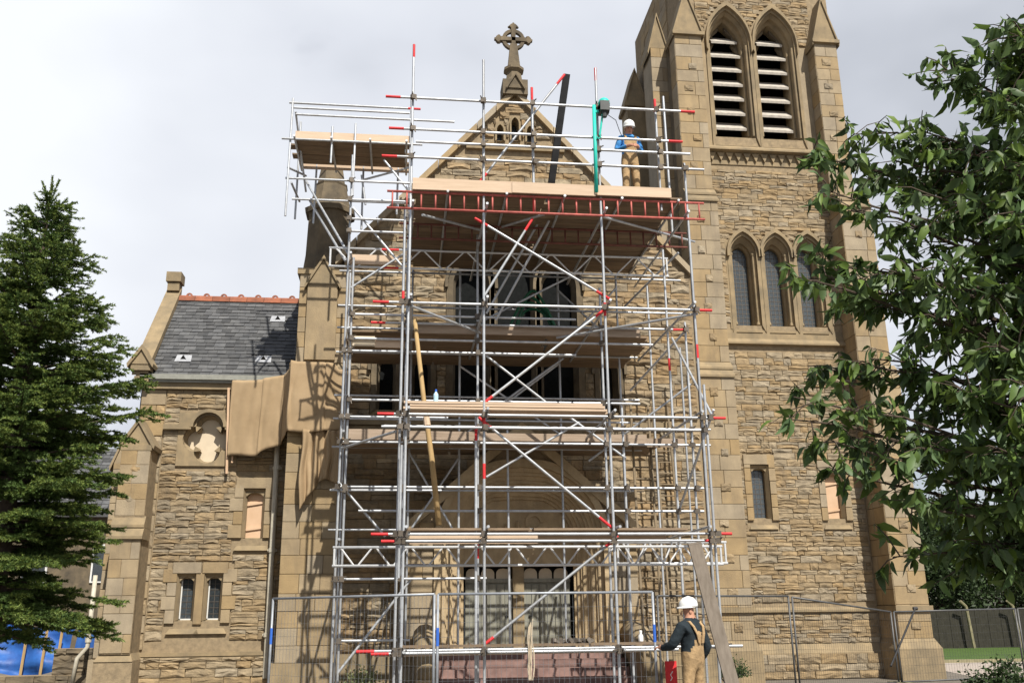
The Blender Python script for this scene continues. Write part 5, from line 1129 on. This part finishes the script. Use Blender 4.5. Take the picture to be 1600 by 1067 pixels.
# ------------------------------------------------------------------ left edge: covered timber, low wall, house beyond
t = thing('tarpaulin_stack', 'bright blue tarpaulin over stacked goods behind the spruce', 'tarpaulin', (-9.5, 25, 0))
V = []; F = []; nx, nz = 30, 14
for k in range(nz+1):
    for i in range(nx+1):
        u = i/nx; v = k/nz; V.append((-12.4+4.4*u+.04*math.sin(v*9+i), 25+.5*v*v+.10*math.sin(u*26+v*5)+.06*math.sin(v*17+u*9), .38+1.1*v+.08*math.sin(u*14+v*6)))
for k in range(nz):
    for i in range(nx): a = k*(nx+1)+i; F.append((a, a+1, a+nx+2, a+nx+1))
V += [(-8.0, 25.2, .4), (-7.6, 26.5, .4), (-7.7, 26.5, 1.4), (-8.0, 25.6, 1.45), (-12.4, 26.5, 1.4), (-12.4, 25.5, 1.45)]; o = len(V)-6; F += [(o, o+1, o+2, o+3), (o+3, o+2, o+4, o+5)]
q = MB(); q.add(V, F); q.build('sheet', BTARP, t, smooth=True)
for x in (-9.0, -8.55, -8.2, -10.2): q = MB(); q.tube((x, 24.8, 0), (x+.05, 24.85, 1.6), .035, 6); q.build('stake', POLEWOOD, t)
t = thing('low_wall', 'low rough stone wall at the bottom left beside the wing buttress', 'wall', (-9, 24.3, 0)); q = MB(); q.box(-12.5, -6.9, 24.2, 24.6, 0, .36); q.box(-8.1, -6.9, 24.3, 24.7, .36, .95); lw = q.build('core', MORT, t)
s_ = Stones(ROCK, SOOTSHADE, 'stone', 'stones'); courses(s_, -12.4, -6.95, .02, .36, 24.2, dp=.07, hr=(.12, .18)); courses(s_, -8.1, -6.95, .36, .95, 24.3, dp=.07, hr=(.12, .2)); s_.finish(lw)
t = thing('soil_pipe', 'pale vertical pipe with an elbow left of the wing buttress', 'pipe', (-7.2, 23.6, 0)); q = MB(); q.path([(-7.15, 23.6, 2.6), (-7.15, 23.6, 1.0), (-7.35, 23.6, .75), (-7.4, 23.6, .2)], .05, 10); q.build('pipe', PIPE, t, smooth=True); q = MB(); q.tube((-7.15, 23.6, 1.1), (-7.15, 23.6, 1.2), .07, 10); q.build('collar', PIPE, t)
h = thing('slate_roofed_house', 'house with grey slate roof seen between spruce and wing', 'house', (-16, 47, 0))
q = MB(); q.box(-22, -11.5, 45.5, 52, 0, 6.2); q.build('wall', SOOTSHADE, h)
q = MB(); q.hexa([(-22.4, 45.1, 6.1), (-11.2, 45.1, 6.1), (-11.2, 48.7, 9.6), (-22.4, 48.7, 9.6), (-22.4, 45.1, 6.3), (-11.2, 45.1, 6.3), (-11.2, 48.7, 9.8), (-22.4, 48.7, 9.8)]); q.hexa([(-22.4, 48.7, 9.6), (-11.2, 48.7, 9.6), (-11.2, 52.3, 6.1), (-22.4, 52.3, 6.1), (-22.4, 48.7, 9.8), (-11.2, 48.7, 9.8), (-11.2, 52.3, 6.3), (-22.4, 52.3, 6.3)]); rf = q.build('roof', SLATE, h)
q = MB()
for r_ in range(18):
    x = -22.3
    while x < -11.3: wd = random.uniform(.3, .5); y = 45.1+r_*.2; z = 6.3+r_*.1945; q.hexa([(x, y-.02, z-.0), (x+wd-.02, y-.02, z), (x+wd-.02, y+.24, z+.22), (x, y+.24, z+.22), (x, y-.04, z+.05), (x+wd-.02, y-.04, z+.05), (x+wd-.02, y+.22, z+.25), (x, y+.22, z+.25)]); x += wd
q.build('slates', SLATE, rf, kind='stuff')
for x in (-20, -17, -14): q = MB(); q.box(x, x+1.1, 45.42, 45.52, 3.2, 4.9); wi = q.build('window', WFRAME, h); q = MB(); q.box(x+.08, x+1.02, 45.40, 45.43, 3.28, 4.82); q.build('pane', GLASS, wi)

# ------------------------------------------------------------------ people
def person(name_label, base, yaw, J, mats, parts):
    """one skinned body. J: joint -> (x, y, z, rx, ry, parent) in the person's own axes (facing -Y)"""
    t = thing('person', name_label, 'person', base); rot = Matrix.Rotation(yaw, 4, 'Z'); names = list(J)
    me = bpy.data.meshes.new('body'); me.from_pydata([J[n][:3] for n in names], [(names.index(J[n][5]), names.index(n)) for n in names if J[n][5]], [])
    o = bpy.data.objects.new('body_src', me); COL.objects.link(o); md = o.modifiers.new('s', 'SKIN'); sv = me.skin_vertices[0].data
    for i, n in enumerate(names): sv[i].radius = (J[n][3], J[n][4]); sv[i].use_root = (J[n][5] is None)
    md.use_smooth_shade = True; ss = o.modifiers.new('d', 'SUBSURF'); ss.levels = 3; ss.render_levels = 3
    dg = bpy.context.evaluated_depsgraph_get(); dg.update(); ev = o.evaluated_get(dg); bm_ = bpy.data.meshes.new_from_object(ev); bpy.data.objects.remove(o)
    bm_.name = 'body'; bm_.materials.clear()
    for m in mats: bm_.materials.append(m)
    pick = parts
    for p in bm_.polygons: p.material_index = pick(p.center); p.use_smooth = True
    M = Matrix.Translation(Vector(base)) @ rot; bm_.transform(M); link('body', bm_, t)
    return t, M
def fingers(J, wrist, hand, d, up, sd):
    """palm and five bent fingers from a wrist joint; d: direction of the fingers, up: back of the hand, sd: thumb side"""
    w_ = Vector(J[wrist][:3]); d = Vector(d).normalized(); sd = Vector(sd).normalized(); up = Vector(up).normalized(); pal = w_+d*.055
    J[hand] = (*pal, .022, .034, wrist)
    for i, (off, ln) in enumerate(((.028, .070), (.010, .078), (-.009, .073), (-.027, .058))):
        k = w_+d*.10+sd*off; m = k+d*ln*.5-up*.012; e_ = m+d*ln*.35-up*.035
        J[f'{hand}k{i}'] = (*k, .010, .010, hand); J[f'{hand}m{i}'] = (*m, .009, .009, f'{hand}k{i}'); J[f'{hand}e{i}'] = (*e_, .0075, .0075, f'{hand}m{i}')
    k = w_+d*.05+sd*.042-up*.008; e_ = k+d*.045+sd*.02-up*.012; J[f'{hand}t0'] = (*k, .011, .011, hand); J[f'{hand}t1'] = (*e_, .009, .009, f'{hand}t0')
def head_parts(t, M, hc, tilt, turn, mat_h=WHITE):
    """helmet, ears, nose, eyes and mouth around a head centre hc"""
    H = M @ Matrix.Translation(Vector(hc)) @ Matrix.Rotation(turn, 4, 'Z') @ Matrix.Rotation(tilt, 4, 'X')
    def add(mb, nm, m): mb.v = [tuple(H @ Vector(v)) for v in mb.v]; mb.build(nm, m, t, smooth=True)
    q = MB(); q.lathe((0, .01, .03), [(.122, 0), (.124, .03), (.117, .075), (.09, .115), (.05, .138), (.004, .145)], 20, sx=.93, sy=1.1)
    q.lathe((0, -.012, .024), [(.122, .012), (.131, .0), (.131, .008), (.122, .026)], 20, sx=.92, sy=1.16); q.path([(0, -.115, .09), (0, -.06, .155), (0, .02, .178), (0, .09, .15), (0, .13, .08)], .012, 6); add(q, 'helmet', mat_h)
    q = MB(); q.add([(-.012, -.098, -.045), (.012, -.098, -.045), (.018, -.095, -.06), (-.018, -.095, -.06), (0, -.128, -.055), (0, -.10, -.005)], [(5, 0, 4), (5, 4, 1), (0, 3, 4), (1, 4, 2), (3, 2, 4)]); add(q, 'nose', SKIN)
    for s in (-1, 1):
        q = MB(); q.lathe((s*.082, .01, -.06), [(.008, 0), (.018, .012), (.02, .035), (.016, .055), (.006, .065)], 8, sx=.5); add(q, 'ear', SKIN)
        q = MB(); q.lathe((s*.034, -.094, -.012), [(.002, -.007), (.011, -.003), (.011, .003), (.002, .007)], 8, sy=.5); add(q, 'eye', DARK)
    q = MB(); q.box(-.024, .024, -.100, -.090, -.084, -.076); add(q, 'mouth', mat_mouth)
mat_mouth = mat('lip', (.30, .12, .10), .6)
def common(J):
    J['pelvis'] = (0, .0, .97, .165, .12, None); J['waist'] = (0, 0, 1.08, .155, .115, 'pelvis'); J['chest'] = (0, .0, 1.30, .185, .13, 'waist'); J['upper'] = (0, .01, 1.43, .15, .10, 'chest'); J['neck'] = (0, .0, 1.52, .058, .06, 'upper')
def legs(J, spread=.10, ry=0):
    for s, n in ((-1, 'r'), (1, 'l')):
        J['hip'+n] = (s*.095, 0, .90, .095, .10, 'pelvis'); J['knee'+n] = (s*(spread+.01), -.03, .50, .072, .075, 'hip'+n); J['ank'+n] = (s*(spread+.02), .03, .11, .062, .065, 'knee'+n); J['foot'+n] = (s*(spread+.03), -.05, .055, .048, .042, 'ank'+n); J['toe'+n] = (s*(spread+.04), -.15, .042, .042, .032, 'foot'+n)
def straps(t, M, pts_list, m=TAN, wd=.045):
    for pts in pts_list:
        q = MB(); V = []; F = []
        for i, p in enumerate(pts):
            p = Vector(p); V += [M @ (p-Vector((wd/2, 0, 0))), M @ (p+Vector((wd/2, 0, 0)))]
            if i: F.append((2*i-2, 2*i-1, 2*i+1, 2*i))
        q.add(V, F); o = q.build('brace_strap', m, t, fix=False); md = o.modifiers.new('t', 'SOLIDIFY'); md.thickness = .012; md.offset = 0
# worker on the top deck, facing the camera, looking down at his hands on the rail
J = {}; common(J); legs(J); J['head'] = (0, -.035, 1.62, .078, .088, 'neck'); J['crown'] = (0, -.045, 1.70, .07, .08, 'head')
for s, n in ((-1, 'r'), (1, 'l')):
    J['sho'+n] = (s*.17, .0, 1.42, .075, .075, 'upper'); J['elb'+n] = (s*.27, .02, 1.17, .052, .052, 'sho'+n); J['wri'+n] = (s*.09, -.23, 1.16, .036, .034, 'elb'+n); fingers(J, 'wri'+n, 'hand'+n, (-s*.6, -.6, -.1), (0, -.3, 1), (0, .2, .9))
P0 = at(986, 290, 16.38); P0.z = 9.25
def pick1(c):
    if c.z > 1.515 and abs(c.x) < .12: return 2
    if c.y < -.20 and c.z > 1.0 and c.z < 1.35 and abs(c.x) < .14: return 2
    if abs(c.x) > .175 and c.z > 1.0: return 1
    if c.z > 1.06 and c.y < -.12 and abs(c.x) > .12: return 1
    if c.z > 1.06: return 0 if (c.y < 0 and abs(c.x) < .13 and c.z < 1.40) else 1
    return 3 if c.z < .10 else 0
t, M = person('worker in white helmet, blue shirt and tan overalls standing on the top deck', tuple(P0), R(6), J, [TAN, SLEEVE, SKIN, BOOT], pick1)
head_parts(t, M, (0, -.04, 1.645), R(18), R(-8)); straps(t, M, [[(s*.10, -.125, 1.38), (s*.11, -.09, 1.46), (s*.10, -.0, 1.50), (s*.08, .08, 1.45)] for s in (-1, 1)])
# worker on the ground, seen from behind, reaching towards the fence on his left
J = {}; common(J); legs(J, .12); J['head'] = (0, -.03, 1.62, .078, .09, 'neck'); J['crown'] = (0, -.035, 1.71, .07, .082, 'head'); J['chest'] = (0, .0, 1.30, .205, .15, 'waist'); J['waist'] = (0, 0, 1.08, .185, .145, 'pelvis'); J['pelvis'] = (0, .0, .97, .18, .14, None); J['upper'] = (0, .01, 1.43, .165, .11, 'chest')
J['shor'] = (-.20, .0, 1.41, .085, .085, 'upper'); J['elbr'] = (-.30, .05, 1.13, .075, .075, 'shor'); J['wrir'] = (-.27, -.10, .92, .044, .042, 'elbr'); fingers(J, 'wrir', 'handr', (.1, -.5, -.8), (-1, 0, 0), (.2, -.8, .3))
J['shol'] = (.20, -.02, 1.41, .085, .085, 'upper'); J['elbl'] = (.30, -.12, 1.17, .075, .075, 'shol'); J['wril'] = (.20, -.36, 1.13, .044, .042, 'elbl'); fingers(J, 'wril', 'handl', (-.1, -1, .1), (0, 0, 1), (-.9, -.2, .2))
J2 = {k: J[k] for k in sorted(J, key=lambda k: 0)}
order = ['pelvis', 'waist', 'chest', 'upper', 'neck', 'head', 'crown']; J = {**{k: J[k] for k in order}, **{k: v for k, v in J.items() if k not in order}}
P1 = at(1081, 1000, 13.4); P1.z = 0.0
def pick2(c):
    if c.z > 1.535 and abs(c.x) < .12: return 2
    if (c.y < -.37 and c.z > 1.0) or (c.x < -.15 and c.z < .925 and c.z > .7 and abs(c.x) > .21): return 2
    if c.z > 1.02 or abs(c.x) > .215: return 0 if (c.z < 1.36 and abs(c.x) < .165-.42*(c.z-1.06) and c.y > 0) or (abs(c.x) < .19 and c.z < 1.08) else 1
    return 3 if c.z < .10 else 0
YW2 = R(180-38)
t, M = person('worker in white helmet, dark jumper and tan bib overalls at ground level', tuple(P1), -YW2, J, [TAN, NAVY, SKIN, BOOT], pick2)
head_parts(t, M, (0, -.03, 1.645), R(4), R(48))
straps(t, M, [[(s*.035, .155, 1.20), (s*.075, .155, 1.32), (s*.115, .125, 1.42), (s*.12, .06, 1.49), (s*.11, -.05, 1.49), (s*.10, -.12, 1.42)] for s in (-1, 1)], wd=.05)
